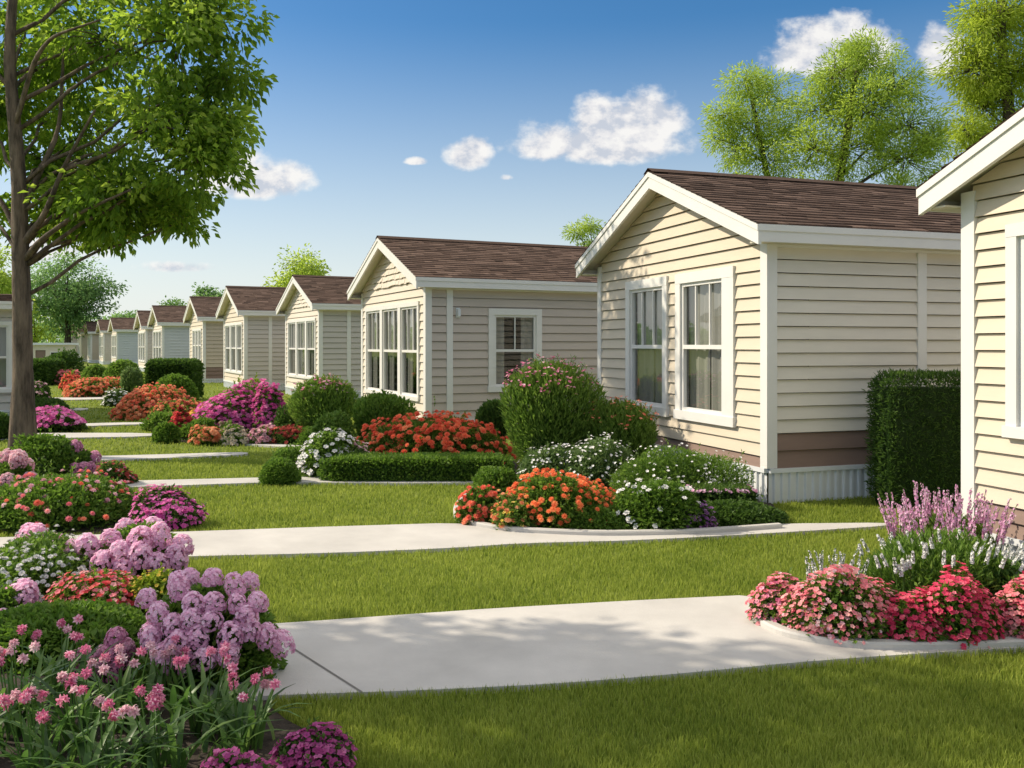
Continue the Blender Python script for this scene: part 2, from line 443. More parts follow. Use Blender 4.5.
    # flowers spread over the outer surface
    for fl in flowers:
        mat, shape, size, num, zmin = fl[:5]
        xr = fl[5] if len(fl) > 5 else (-1, 1)
        want = size * (.76 if shape is FLORET else .8)
        size = max(min(want, .052), 1.6 * px)
        num *= (2.4 if shape is FLORET else 2.0) * min(4.0, max(1.0, (want / size) ** 2))
        d = dome_dirs(int(num * 1.0), zmin)
        if xr != (-1, 1):
            d = dome_dirs(int(num * 2 / max(.1, (xr[1] - xr[0]))), zmin)
            d = d[(d[:, 0] >= xr[0]) & (d[:, 0] <= xr[1])]
        n = len(d)
        if kind == 'upright':
            zz = d[:, 2]; L = lump(d)
            hor = np.maximum(np.hypot(d[:, 0], d[:, 1]), 1e-6); hs = (np.maximum(0, 1 - np.abs(zz) ** 2.6)) ** .5 / hor
            p = np.stack([d[:, 0] * hs * rx * L, d[:, 1] * hs * ry * L, h * .5 + zz * h * .53 * (.6 + .4 * L)], 1) * rng.uniform(.96, 1.06, (n, 1))
            p = np.concatenate([p[:n // 2], np.array(tips)[rng.integers(0, len(tips), n - n // 2)] + rng.normal(0, .02, (n - n // 2, 3))])
        elif kind == 'box':
            p = np.stack([np.clip(d[:, 0] * 1.6, -1, 1) * rx, np.clip(d[:, 1] * 1.6, -1, 1) * ry, h * (.93 + .1 * rng.random(n))], 1)
        else:
            p = dome_pos(d, rx * .97, ry * .97, h * .96 * hscale, lump, rng.uniform(.90, 1.10, n))
        nrm = d * .8 + np.array([0, -.15, .6]) + unit(n) * .35
        a, b, c = rot_frames(nrm, None)
        ax = (a, c, b)   # flower faces along nrm
        ph = rng.uniform(0, 6.28, n); cc, ss = np.cos(ph)[:, None], np.sin(ph)[:, None]
        ax = (cc * a + ss * c, -ss * a + cc * c, b)
        fb = MB()
        fb.scatter(*shape, p, ax, size * rng.uniform(.7, 1.2, n), np.clip(rng.normal(.5, .24, n), 0, 1))
        fb.build('blossoms', MAT[mat], root)
    return root

# flower heads shared by several plants
def head_mesh(nf, fs, egg=1.25):
    mb = MB()
    d = unit(nf); d[:, 2] = np.where(d[:, 2] < -.45, -d[:, 2], d[:, 2])
    p = d * np.array([1, 1, egg]) * rng.uniform(.82, 1.05, (nf, 1))
    a, b, c = rot_frames(d + unit(nf) * .3)
    r = np.clip(.40 + .42 * d[:, 2] + rng.normal(0, .17, nf), 0, 1)  # florets darken downwards, shading painted into the head
    mb.scatter(*FLORET, p, (a, c, b), fs * rng.uniform(.8, 1.15, nf), r)
    dome = MB()
    return mb
HEADS = {}
def heads(mat):
    if mat not in HEADS:
        L = []
        for i in range(3):
            o = head_mesh(230, .21, (1.3, 1.55, 1.15)[i]).build('flower_head', MAT[mat])
            L.append(o.data); bpy.data.objects.remove(o)
        HEADS[mat] = L
    return HEADS[mat]
def add_heads(root, mat, pts, size):
    for (p, s) in pts:
        o = bpy.data.objects.new('flower_head', random.choice(heads(mat))); COL.objects.link(o)
        o.parent = root; o.location = p; o.scale = (s, s, s * random.uniform(.9, 1.15))
        o.rotation_euler = (random.uniform(-.35, .35), random.uniform(-.35, .35), random.uniform(0, 6.28))

def phlox(label, x0, x1, yt, yb, mat, nh, hs, leaf='bush', depth=None, name='phlox_bush', pts=None, low=.15, group=None):
    X, Z, rx, ry, h = dims(x0, x1, yt, yb, depth)
    root = tag(empty(name, (X, Z, 0)), label, 'flower bush', group)
    mb = MB(); lump = Lumps(12, .15)
    leaf_dome(mb, rx * .85, ry * .85, h * .86, max(.055, 3 * Z / F), lump, 3.0)
    mb.build('foliage', MAT[leaf], root)
    out = []
    if pts:
        for (qx, qy) in pts:
            dx = (qx - 512) / F
            # put the head on the front of the dome
            x = dx * (Z - ry * .45) - X; z = CH - (qy - HY) / F * (Z - ry * .45)
            t = min(1, max(0, z / h)); yy = -ry * math.sqrt(max(.05, 1 - min(.95, (x / rx / 1.05) ** 2) )) * math.sqrt(max(0.0, 1 - t * t * .95))
            Zq = Z + yy
            out.append((((qx - 512) / F * Zq - X, yy, CH - (qy - HY) / F * Zq), hs * random.uniform(.85, 1.12)))
        for i in range(len(pts) // 2):                       # the far side of the bush
            a = random.uniform(.15, .85) * math.pi; t = random.uniform(.45, .95)
            out.append(((math.cos(a) * rx * .8 * math.sqrt(1 - t * t * .8), math.sin(a) * ry * .8 * math.sqrt(1 - t * t * .8), h * t * .95), hs * random.uniform(.8, 1.1)))
    else:
        d = dome_dirs(nh * 6, low); keep = []
        for q in d:
            if all(np.dot(q, k) < .90 for k in keep): keep.append(q)
            if len(keep) >= nh: break
        p = dome_pos(np.array(keep), rx * .9, ry * .9, h * .92, lump, 1.0)
        out = [(tuple(v), hs * random.uniform(.8, 1.15)) for v in p]
    add_heads(root, mat, out, hs)
    return root

def spikes(mb_st, mb_fl, bases, heights, leanv, fl_from, fsize, per, shape=FLORET, srad=.005):
    for b, hh, ln in zip(bases, heights, leanv):
        b = np.asarray(b); t = np.linspace(0, 1, 4)[:, None]
        pts = b + np.array([ln[0], ln[1], 0]) * t ** 1.6 + np.array([0, 0, hh]) * t
        mb_st.tube(pts, np.linspace(srad, srad * .5, 4), 4, .6)
        n = per; u = fl_from + (1 - fl_from) * rng.random(n)
        p = b + np.array([ln[0], ln[1], 0]) * u[:, None] ** 1.6 + np.array([0, 0, hh]) * u[:, None]
        a = rng.uniform(0, 6.28, n); o = np.stack([np.cos(a), np.sin(a), rng.uniform(-.1, .6, n)], 1)
        w = fsize * (1.25 - u[:, None] * .7)
        ax = rot_frames(o)
        mb_fl.scatter(*shape, p + o * w * .6, (ax[0], ax[2], ax[1]), (w[:, 0] * .9), np.clip(rng.normal(.5, .25, n), 0, 1))

# ------------------------------------------------------------------ trees
def curve(a, b, sag=0.0, n=6, wob=.06):
    a, b = np.asarray(a, float), np.asarray(b, float)
    t = np.linspace(0, 1, n)[:, None]; L = np.linalg.norm(b - a)
    p = a + (b - a) * t + np.array([0, 0, 1]) * (np.sin(t * math.pi) * sag * L)
    p[1:-1] += rng.normal(0, wob * L * .4, (n - 2, 3)) * .5
    return p
def tree(name, label, base, trunk, r0, blobs, ls, per, mat, group=None, tpl=LEAF, limbs=(), droop=.35, barkmat='bark', twigs=.35, clump=.35, spread=1.0):
    """trunk: list of world points; blobs: (centre, (rx, ry, rz), clumps)"""
    base = np.array([base[0], base[1], 0.0])
    root = tag(empty(name, tuple(base)), label, 'tree', group)
    wood = MB(); leaves = MB()
    tr = np.array(trunk, float) - base
    n = len(tr); rad = np.linspace(r0, r0 * .35, n); rad[0] = r0 * 1.35
    # smooth the trunk line
    tt = np.linspace(0, n - 1, n * 4); sm = np.stack([np.interp(tt, np.arange(n), tr[:, i]) for i in range(3)], 1)
    for _ in range(2): sm[1:-1] = (sm[:-2] + 2 * sm[1:-1] + sm[2:]) / 4
    wood.tube(sm, np.interp(tt, np.arange(n), rad), 12, .5, .04)
    for (pts, ra, rb) in limbs:
        q = np.array(pts, float) - base; m = len(q); t2 = np.linspace(0, m - 1, m * 4)
        q = np.stack([np.interp(t2, np.arange(m), q[:, i]) for i in range(3)], 1)
        for _ in range(2): q[1:-1] = (q[:-2] + 2 * q[1:-1] + q[2:]) / 4
        wood.tube(q, np.linspace(ra, rb, len(q)), 8, .5, .05)
    for (c, rr, k) in blobs:
        c = np.asarray(c, float) - base; rr = np.asarray(rr, float)
        # limb from the trunk to the clump mass
        zt = max(tr[1 if n > 2 else 0, 2], min(sm[-1, 2], c[2] - .55 * np.hypot(c[0], c[1]) - .2 * rr[2]))
        i = int(np.argmin(np.abs(sm[:, 2] - zt))); st = sm[i]
        rb = max(.012, min(.22 * r0, .032 * np.linalg.norm(c - st) ** .5 * r0 * 6))
        wood.tube(curve(st, c, .06, 7), np.linspace(rb, rb * .3, 7), 6, .5)
        d = unit(k); u = rng.random(k) ** .42
        cp = c + d * rr * u[:, None]
        for j in np.where(rng.random(k) < twigs)[0]:
            wood.tube(curve(c + (cp[j] - c) * .15, cp[j], .04, 4), np.linspace(rb * .35, .006, 4), 4, .5)
        # leaves round each clump
        m = k * per; idx = np.repeat(np.arange(k), per)
        off = unit(m) * (rng.random(m) ** .5)[:, None] * np.array([1, 1, .65]) * clump * spread
        p = cp[idx] + off
        out = d[idx]
        ld = out * .5 + off / (clump + 1e-6) * .7 + unit(m) * .5 + np.array([0, 0, -droop])
        tone = np.clip(.34 + .20 * out[:, 2] * u[idx] + .12 * (u[idx] - .6) + np.repeat(rng.normal(0, .14, k), per) + rng.normal(0, .12, m), 0, 1)  # crown top and outside lighter, light painted into leaf tone
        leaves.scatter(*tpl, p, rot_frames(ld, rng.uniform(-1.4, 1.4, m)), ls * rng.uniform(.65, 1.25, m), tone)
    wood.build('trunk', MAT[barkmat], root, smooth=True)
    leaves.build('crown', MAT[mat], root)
    return root

# ------------------------------------------------------------------ houses
def siding(mb, M, lo, hi, z0, z1, bh, wins, off=.030):
    k = 0; z = z0
    nb = max(1, round((z1 - z0) / bh)); bh = (z1 - z0) / nb
    for k in range(nb):
        a, b = z0 + k * bh, z0 + (k + 1) * bh
        cuts = sorted(set([a, b] + [w for q in wins for w in (q[2], q[3]) if a + 1e-4 < w < b - 1e-4]))
        r = .5 + random.uniform(-.2, .2)
        for s, e in zip(cuts[:-1], cuts[1:]):
            free = [(lo, hi)]
            mid = (s + e) / 2
            ws = sorted([(q[0], q[1]) for q in wins if q[2] < mid < q[3]])
            segs = []; cur = None
            edges = [('lo', None)] + [x for q in ws for x in (('w', q[0]), ('w', q[1]))] + [('hi', None)]
            for i in range(0, len(edges), 2):
                L, R = edges[i], edges[i + 1]
                f = lambda E, zz: lo(zz) if E[0] == 'lo' else hi(zz) if E[0] == 'hi' else E[1]
                l0, l1, r0, r1 = f(L, s), f(L, e), f(R, s), f(R, e)
                if r0 - l0 < .01: continue
                if r1 < l1: l1 = r1 = (l1 + r1) / 2
                os_, oe = off * (1 - (s - a) / bh), off * (1 - (e - a) / bh)
                if e == b: e = b - .008
                mb.add([M(l0, s, os_), M(r0, s, os_), M(r1, e, oe), M(l1, e, oe)], [(0, 1, 2, 3)], r)
                if s == a:
                    mb.add([M(l0, s, os_), M(r0, s, os_), M(r0, s + .004, -.02), M(l0, s + .004, -.02)], [(0, 1, 2, 3)], r)

def curtain_sheet(mb, M, a0, a1, z0, z1, o, folds, amp):
    n = max(6, int(folds * 6)); v, f = [], []
    for i in range(n + 1):
        t = i / n; a = a0 + (a1 - a0) * t; w = math.sin(t * folds * 2 * math.pi) * amp
        v += [M(a, z0, o + w), M(a, z1, o + w * .7)]
    f = [(2 * i, 2 * i + 2, 2 * i + 3, 2 * i + 1) for i in range(n)]
    mb.add(v, f, .5)

def window(house, M, a0, a1, zb, zt, cas=.13, cols_up=3, cols_dn=1, rail=.5, curt=.36, cas_r=None, mat='curtain', label=None):
    Mb = lambda a, z, o: M(a, z, o)
    c = MB(); cr = cas_r if cas_r is not None else cas
    dz = -.06
    for (p0, p1, q0, q1, fo) in ((a0 - cr, a0, zb, zt, .05), (a1, a1 + cas, zb, zt, .05),
                                 (a0 - cr, a1 + cas, zt, zt + cas, .053), (a0 - cr - .02, a1 + cas + .02, zb - cas * .9, zb, .066)):
        c.box(p0, p1, q0, q1, dz, fo, .5, Mb)
    w = c.build('window', MAT['white'], house)
    if label: w['label'] = label
    s = MB(); fw = min(.045, (a1 - a0) * .09); zm = zb + (zt - zb) * rail
    for (p0, p1, q0, q1, i, fo) in ((a0, a0 + fw, zb, zt, -.035, .02), (a1 - fw, a1, zb, zt, -.035, .02), (a0 + fw, a1 - fw, zb, zb + fw, -.035, .019),
                                    (a0 + fw, a1 - fw, zt - fw, zt, -.035, .019), (a0 + fw, a1 - fw, zm - fw * .6, zm + fw * .6, -.035, .024)):
        s.box(p0, p1, q0, q1, i, fo, .5, Mb)
    for (cols, q0, q1) in ((cols_up, zm + fw * .6, zt - fw), (cols_dn, zb + fw, zm - fw * .6)):
        for i in range(1, cols):
            a = a0 + (a1 - a0) * i / cols; s.box(a - .011, a + .011, q0, q1, -.016, .012, .5, Mb)
    s.build('sash', MAT['white'], w)
    g = MB(); g.add([M(a0 + .01, zb + .01, -.02), M(a1 - .01, zb + .01, -.02), M(a1 - .01, zt - .01, -.02), M(a0 + .01, zt - .01, -.02)], [(0, 1, 2, 3)])
    g.build('pane', MAT['glass'], w)
    W = a1 - a0
    k = MB(); curtain_sheet(k, M, a0 - .03, a0 + W * curt, zb - .02, zt + .02, -.11, 5 * curt * max(1, W), .022)
    k.build('curtain', MAT[mat], w)
    k = MB(); curtain_sheet(k, M, a1 - W * curt, a1 + .03, zb - .02, zt + .02, -.11, 5 * curt * max(1, W), .022)
    k.build('curtain', MAT[mat], w)
    # dark panel painted to stand for the dim room behind the curtains
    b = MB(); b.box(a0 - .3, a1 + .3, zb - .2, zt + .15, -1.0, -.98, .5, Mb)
    b.build('room_dark_panel', MAT['dark'], w)
    return w

def house(label, O, theta, front='cream', side='creamshade', W=4.65, L=10.0, ze=3.14, zr=4.17, skirt=.40, band=.80, fband=.60,
          fwins=(), swins=(), owins=(), verts=(), gable=None, lamp=False, bh=.152, group='houses in the row along the lawn', ovh=.28):
    h = tag(empty('manufactured_house', (O[0], O[1], 0), math.radians(theta)), label, 'house', group)
    ove, ovf = .24, ovh
    tn = (zr - ze) / (W / 2 + ove)
    Mf = lambda a, z, o: (-o, a, z)
    Ms = lambda a, z, o: (a, -o, z)
    Mo = lambda a, z, o: (a, W + o, z)
    Mk = lambda a, z, o: (L + o, a, z)
    wt = ze - .05
    zu = lambda y: ze + tn * (min(y, W - y) + ove) - .12        # underside of the roof
    glo = lambda z: max(.06, (z + .12 - ze) / tn - ove)
    ghi = lambda z: W - glo(z)
    cut = lambda ws: [(w['a0'], w['a1'], w['zb'], w['zt']) for w in ws]
    one = lambda z: .06
    lw = lambda z: L - .06
    cw = lambda z: W - .06
    # walls
    m = MB(); zg = (ze - .12 + tn * ove)
    siding(m, Mf, one, cw, fband, zg, bh, cut(fwins))
    if gable is None: siding(m, Mf, glo, ghi, zg, zr - .125, bh, [])
    m.build('front_wall', MAT[front], h)
    if gable:
        g = MB(); nr = 7; dz = (zr - .125 - zg) / nr
        for i in range(nr):
            z0 = zg + i * dz; a = glo(z0); b = ghi(z0); x = a
            while x < b - .02:
                w = random.uniform(.12, .24); x1 = min(b, x + w); zc = z0 + dz + .02
                top0 = max(a, min(x, ghi(zc))); 
                l1 = max(glo(zc), min(x, ghi(zc))); r1 = max(glo(zc), min(x1, ghi(zc)))
                dp = random.uniform(0, .03)
                q = [Mf(x + .004, z0 - dp, .05), Mf(x1 - .004, z0 - dp, .05), Mf(r1, zc, .008), Mf(l1, zc, .008)]
                q2 = [Mf(x + .004, z0 - dp, .0), Mf(x1 - .004, z0 - dp, .0)]
                g.add(q + q2, [(0, 1, 2, 3), (0, 1, 5, 4)], random.random())
                x = x1
        g.build('gable_shingles', MAT[front], h)
    m = MB()
    siding(m, Ms, one, lw, band, wt - .16, bh, cut(swins)); m.build('side_wall', MAT[side], h)
    m = MB(); siding(m, Mo, one, lw, band, wt - .16, bh, cut(owins)); m.build('side_wall', MAT[side], h)
    m = MB(); siding(m, Mk, one, cw, band, zg, bh, []); siding(m, Mk, glo, ghi, zg, zr - .125, bh, []); m.build('rear_wall', MAT[side], h)
    if band > skirt + .02:
        m = MB()
        siding(m, Mf, one, cw, skirt, fband - .002, .12, []); siding(m, Ms, one, lw, skirt, band - .002, .2, [])
        siding(m, Mo, one, lw, skirt, band - .002, .2, []); siding(m, Mk, one, cw, skirt, band - .002, .2, [])
        m.build('lower_wall', MAT['brown'], h)
    # ribbed skirting
    m = MB()
    for (M, n_) in ((Mf, W), (Ms, L), (Mo, L), (Mk, W)):
        k = int(n_ / .105); st = n_ / k
        for i in range(k):
            a = i * st
            v = [M(a, 0, .012), M(a + st * .5, 0, .012), M(a + st * .6, 0, .036), M(a + st * .9, 0, .036), M(a + st, 0, .012)]
            v += [M(q[0], skirt - .05, q[1]) for q in ((a, .012), (a + st * .5, .012), (a + st * .6, .036), (a + st * .9, .036), (a + st, .012))]
            m.add(v, [(0, 1, 6, 5), (1, 2, 7, 6), (2, 3, 8, 7), (3, 4, 9, 8)], .5)
        m.box(-.0, n_, skirt - .05, skirt, 0, .05, .5, M)
    m.build('skirting', MAT['skirt'], h)
    # corner boards, frieze, vertical strips
    cwid = .10; p = .035
    for (cx, cy, sx, sy) in ((0, 0, -1, -1), (0, W, -1, 1), (L, 0, 1, -1), (L, W, 1, 1)):
        x0, x1 = sorted((cx + sx * p, cx - sx * cwid)); y0, y1 = sorted((cy + sy * p, cy - sy * cwid))
        m = MB(); m.box(x0, x1, y0, y1, skirt + .003, wt - .03); m.build('corner_board', MAT['white'], h)
    for M in (Ms, Mo):
        m = MB(); m.box(cwid + .002, L - cwid - .002, wt - .18, wt - .031, -.01, .032, .5, M); m.build('frieze', MAT['white'], h)
    for a in verts:
        m = MB(); m.box(a, a + .13, skirt + .4 if band > skirt + .1 else skirt + .004, wt - .183, -.01, .036, .5, Ms); m.build('batten', MAT['white'], h)
    # roof: deck with soffit, courses of shingles, ridge, rake and fascia boards
    d = MB()
    for s in (0, 1):
        Y = (lambda y: y) if s == 0 else (lambda y: W - y)
        x0, x1 = -ovf + .012, L + ovf - .012
        zt = lambda y: ze + tn * (y + ove)
        v = [(x, Y(y), zt(y) - t) for x in (x0, x1) for y in (-ove + .008, W / 2 - .0015) for t in (.012, .115)]
        d.add(v, [(0, 1, 3, 2), (4, 6, 7, 5), (0, 4, 5, 1), (1, 5, 7, 3), (0, 2, 6, 4)], .5)
    # level soffits under the eaves
    for (y0, y1) in ((-ove + .006, -.037), (W + .037, W + ove - .006)): d.box(-ovf + .02, L + ovf - .02, y0, y1, ze - .20, ze - .185)
    roof = d.build('roof', MAT['soffit'], h)
    sh = MB(); sl = math.hypot(W / 2 + ove, zr - ze); nc = int(sl / .135); 
    for s in (0, 1):
        Y = (lambda y: y) if s == 0 else (lambda y: W - y)
        for i in range(nc):
            ya, yb = -ove - .03 + (W / 2 + ove + .03) * i / nc, -ove - .03 + (W / 2 + ove + .03) * (i + 1) / nc + .015
            yb = min(yb, W / 2)
            za, zb_ = ze + tn * (ya + ove), ze + tn * (yb + ove)
            x = -ovf - .045; rowr = random.uniform(-.12, .12)
            while x < L + ovf + .04:
                w = random.uniform(.12, .42); x1 = min(L + ovf + .045, x + w); t = random.uniform(.014, .026)
                v = [(x, Y(ya), za + t), (x1, Y(ya), za + t), (x1, Y(yb), zb_ + .004), (x, Y(yb), zb_ + .004), (x, Y(ya), za - .004), (x1, Y(ya), za - .004)]
                sh.add(v, [(0, 1, 2, 3), (0, 4, 5, 1)], min(1, max(0, random.gauss(.45, .22) + rowr)))
                x = x1
    x0, x1 = -ovf - .05, L + ovf + .05
    sh.add([(x0, W / 2 - .13, zr - .13 * tn + .035), (x1, W / 2 - .13, zr - .13 * tn + .035), (x1, W / 2, zr + .05), (x0, W / 2, zr + .05),
            (x0, W / 2 + .13, zr - .13 * tn + .035), (x1, W / 2 + .13, zr - .13 * tn + .035)], [(0, 1, 2, 3), (3, 2, 5, 4)], .2)
    sh.build('shingles', MAT['shingle'], roof)
    for s in (0, 1):
        Y = (lambda y: y) if s == 0 else (lambda y: W - y)
        for (xa, xb) in ((-ovf - .03, -ovf + .01), (L + ovf - .01, L + ovf + .03)):
            ys = (-ove - .035, W / 2 - .0012); dep = .225; rb = MB()
            v = [(x, Y(y), ze + tn * (y + ove) - t) for x in (xa, xb) for y in ys for t in (.006, dep)]
            rb.add(v, [(0, 1, 3, 2), (4, 6, 7, 5), (0, 4, 5, 1), (2, 3, 7, 6), (0, 2, 6, 4), (1, 5, 7, 3)], .5)
            # upper moulding
            v = [(x, Y(y), ze + tn * (y + ove) - t) for x in (xa - (.016 if xa < 0 else -.0), xb + (.016 if xa > 0 else 0)) for y in (ys[0] - .01, ys[1]) for t in (.004, .07)]
            rb.add(v, [(0, 1, 3, 2), (4, 6, 7, 5), (0, 4, 5, 1), (2, 3, 7, 6), (0, 2, 6, 4), (1, 5, 7, 3)], .5)
            rb.build('rake_board', MAT['white'], roof)
    for (y0, y1) in ((-ove - .03, -ove + .005), (W + ove - .005, W + ove + .03)):
        fb = MB(); fb.box(-ovf + .012, L + ovf - .012, y0, y1, ze - .205, ze - .012)
        yy = (y0 - .014, y0) if y0 < 0 else (y1, y1 + .014)
        fb.box(-ovf - .02, L + ovf + .02, yy[0], yy[1], ze - .085, ze - .014)
        fb.build('fascia', MAT['white'], roof)
    for (ws, M) in ((fwins, Mf), (swins, Ms), (owins, Mo)):
        for w in ws: window(h, M, **w)
    if lamp:
        lb = MB(); lb.box(.62, .70, 2.35, 2.55, .0, .03, .5, Ms); lb.box(.63, .69, 2.38, 2.52, .03, .11, .5, Ms)
        lb.build('wall_lamp', MAT['lamp'], h)
    return h

def wn(a0, a1, zb, zt, **kw):
    d = dict(a0=a0, a1=a1, zb=zb, zt=zt); d.update(kw); return d
T = 18.4
triple = lambda **k: [wn(.45, 1.55, .74, 2.6, cas=.09, cas_r=.09, **k), wn(1.73, 2.88, .74, 2.6, cas=.09, **k), wn(3.06, 4.18, .74, 2.6, cas=.09, **k)]
FOOT = []
def H(label, O, th, **k):
    FOOT.append((O, th, k.get('W', 4.65), k.get('L', 10.0)))
    return house(label, O, th, **k)
H('cream sided house cut off by the right edge behind the lilac flower spikes', (5.24, 3.04), T, skirt=.30, band=.54, fband=.54, L=8.0, ovh=.22, bh=.137,
  fwins=[wn(.72, 1.76, 1.17, 2.64, cas=.15), wn(2.9, 4.13, 1.17, 2.64, cas=.10)], swins=[])
H('cream sided house with two tall front windows and white ribbed skirting', (2.9, 10.2), T, fband=.53,
  fwins=[wn(.90, 1.94, .93, 2.62, cas=.13, cas_r=.26, curt=.49), wn(2.44, 3.48, .93, 2.62, cas=.13, curt=.49)], verts=(2.08,))
H('beige house with shingled gable and taupe side wall behind the red flower mound', (-1.7, 17.9), 25, front='beige', side='taupe', gable=True, lamp=True,
  skirt=.3, band=.3, fband=.3, fwins=triple(), swins=[wn(1.46, 2.42, .95, 2.42, cas=.13, cols_up=2, cols_dn=1, curt=.3)], verts=(.42,), bh=.17)
H('beige house with grey side wall behind the pink tipped shrub', (-6.2, 29.0), 27, front='beige', side='grey', gable=True, skirt=.3, band=.3, fband=.3,
  fwins=triple(), verts=(.9,), bh=.18)
H('cream house with grey side wall behind the yellow-green bush', (-10.3, 34.7), 27, front='cream', side='grey', skirt=.3, band=.3, fband=.3, fwins=triple(), verts=(.9,), bh=.18)
H('cream house with tan side wall and brown base behind the round dark hedge', (-14.6, 42.6), 27, front='cream', side='tan', skirt=.2, band=.75, fband=.75,
  fwins=[wn(.6, 1.4, 1.05, 2.5, cas=.1), wn(1.6, 2.4, 1.05, 2.5, cas=.1), wn(2.6, 3.4, 1.05, 2.5, cas=.1)], bh=.18)
H('pale house with blue-grey side wall behind the flat topped hedge', (-20.5, 52.8), 28, front='beige', side='blue', skirt=.3, band=.3, fband=.3, fwins=triple(), bh=.18)
H('pale house peeping out just beyond the first blue-grey walled house', (-24.0, 59.0), 28, front='beige', side='grey', skirt=.3, band=.3, fband=.3, fwins=triple(), bh=.18, ze=3.05, zr=4.1)
H('small far house with blue-grey side wall behind two rounded hedges', (-33.8, 77.0), 29, front='beige', side='blue', skirt=.3, band=.3, fband=.3, fwins=triple(), bh=.2)
H('second house of the far white row counted from its blue-grey near end', (-37.8, 83.3), 29, front='beige', side='grey', skirt=.3, band=.3, fband=.3, fwins=triple(), bh=.2)
H('third house of the far white row counted from its blue-grey near end', (-41.9, 89.6), 29, front='beige', side='tan', skirt=.3, band=.3, fband=.3, fwins=triple(), bh=.2)
H('fourth house of the far white row counted from its blue-grey near end', (-46.0, 96.0), 29, front='beige', side='grey', skirt=.3, band=.3, fband=.3, fwins=triple(), bh=.2)
H('farthest house of the far white row beside the hazy round tree', (-50.2, 102.5), 29, front='beige', side='grey', skirt=.3, band=.3, fband=.3, fwins=triple(), bh=.2)
# the house across the lawn, its long wall towards the camera
th = 212; thr = math.radians(th); WL = 4.65
cor = np.array([-12.25, 22.3]); Oc = cor - WL * np.array([-math.sin(thr), math.cos(thr)])
H('grey house at the left edge half hidden by the big tree trunk', tuple(Oc), th, front='grey', side='grey', skirt=.2, band=.2, fband=.2, bh=.19,
  ze=2.88, zr=3.12, owins=[wn(.2, 1.2, .72, 2.28, cas=.1, cols_up=4, cols_dn=4, curt=.2, mat='palecurtain')], group=None)

# small flat roofed shed far off
def shed():
    x, y = P(44, 372, 61)[:2]
    r = tag(empty('garden_shed', (x, y, 0), math.radians(8)), 'low pale flat roofed shed with dark doorway beyond the hedges', 'shed')
    m = MB(); M = lambda a, z, o: (a, -o, z)
    for (a, b, z0, z1) in ((-1.3, -.55, 0, 1.8), (.1, 1.25, 0, 1.8), (-.55, .1, 1.45, 1.8)): m.box(a, b, z0, z1, -.12, 0, .5, M)
    m.box(-1.3, -1.18, .121, 2.4, 0, 1.8); m.box(1.13, 1.25, .121, 2.4, 0, 1.8); m.box(-1.18, 1.13, 2.28, 2.4, 0, 1.8)
    m.build('wall', MAT['beige'], r)
    m = MB(); m.box(-1.45, 1.4, -.2, 2.6, 1.802, 1.95); m.build('roof', MAT['skirt'], r)
    m = MB(); m.box(-.54, .09, .06, .10, .02, 1.44); m.build('door', MAT['brown'], r)
    m = MB(); m.box(.4, .95, -.03, -.002, .8, 1.35); w = m.build('window', MAT['white'], r)
    m = MB(); m.box(.46, .89, -.035, -.031, .86, 1.29); m.build('pane', MAT['dark'], w)
shed()

# ------------------------------------------------------------------ ground, paths, beds
def inpoly(x, y, poly):
    p = np.asarray(poly); r = np.zeros(len(x), bool); j = len(p) - 1
    for i in range(len(p)):
        c = ((p[i, 1] > y) != (p[j, 1] > y)) & (x < (p[j, 0] - p[i, 0]) * (y - p[i, 1]) / (p[j, 1] - p[i, 1] + 1e-12) + p[i, 0])
        r ^= c; j = i
    return r
def smooth_poly(pts, it=2):
    p = np.asarray(pts, float)
    for _ in range(it):
        q = np.empty((len(p) * 2, 2)); nx = np.roll(p, -1, 0)
        q[0::2] = p * .8 + nx * .2; q[1::2] = p * .2 + nx * .8; p = q
    return p
def sheet(name, poly, top, mat, kind='structure', bottom=None):
    mb = MB(); n = len(poly)
    v = [(x, y, top) for x, y in poly]
    f = [tuple(range(n))]
    if bottom is not None:
        v += [(x, y, bottom) for x, y in poly]
        f += [(i, (i + 1) % n, n + (i + 1) % n, n + i) for i in range(n)]
    mb.add(v, f)
    o = mb.build(name, mat); tag(o, kind=kind); return o
sheet('ground', [(-900, -60), (900, -60), (900, 1500), (-900, 1500)], 0.0, MAT['ground'])

PATHS = []
def path(pts, it=1):
    w = smooth_poly([G(*p) for p in pts], it); PATHS.append(w)
    sheet('path', w, .035, MAT['concrete'], bottom=-.02)
path([(190, 706), (300, 701), (420, 697), (560, 690), (680, 680), (790, 669), (880, 662), (1024, 653), (1200, 642), (1200, 628), (1024, 634), (850, 640), (775, 622), (764, 599), (640, 605), (500, 613), (400, 620), (290, 628), (190, 634)])
path([(-160, 566), (60, 564), (200, 560), (330, 557), (450, 552), (520, 547), (640, 544), (800, 535), (890, 529), (890, 526), (780, 527), (640, 533), (520, 532), (462, 526), (330, 530), (190, 535), (40, 540), (-160, 545)])
path([(-100, 497), (60, 492), (180, 488), (262, 485), (330, 485), (420, 486), (515, 484), (560, 481), (560, 478), (515, 479), (420, 481), (330, 479), (262, 480), (180, 482), (60, 485), (-100, 489)])
path([(60, 464), (140, 461), (240, 457), (250, 455), (240, 454), (140, 457), (60, 459)])
path([(-60, 443), (40, 440), (154, 438), (154, 434.5), (40, 434.5), (-60, 437)])
path([(154, 437.5), (200, 442), (310, 451), (330, 449.5), (310, 448), (200, 440), (165, 435)])
path([(60, 429), (110, 426.5), (175, 425), (175, 423.6), (110, 424), (60, 426)])
path([(40, 412), (88, 411), (88, 409), (40, 410)])
path([(-40, 402.5), (60, 401), (108, 400), (108, 398), (60, 398.4), (-40, 400)])
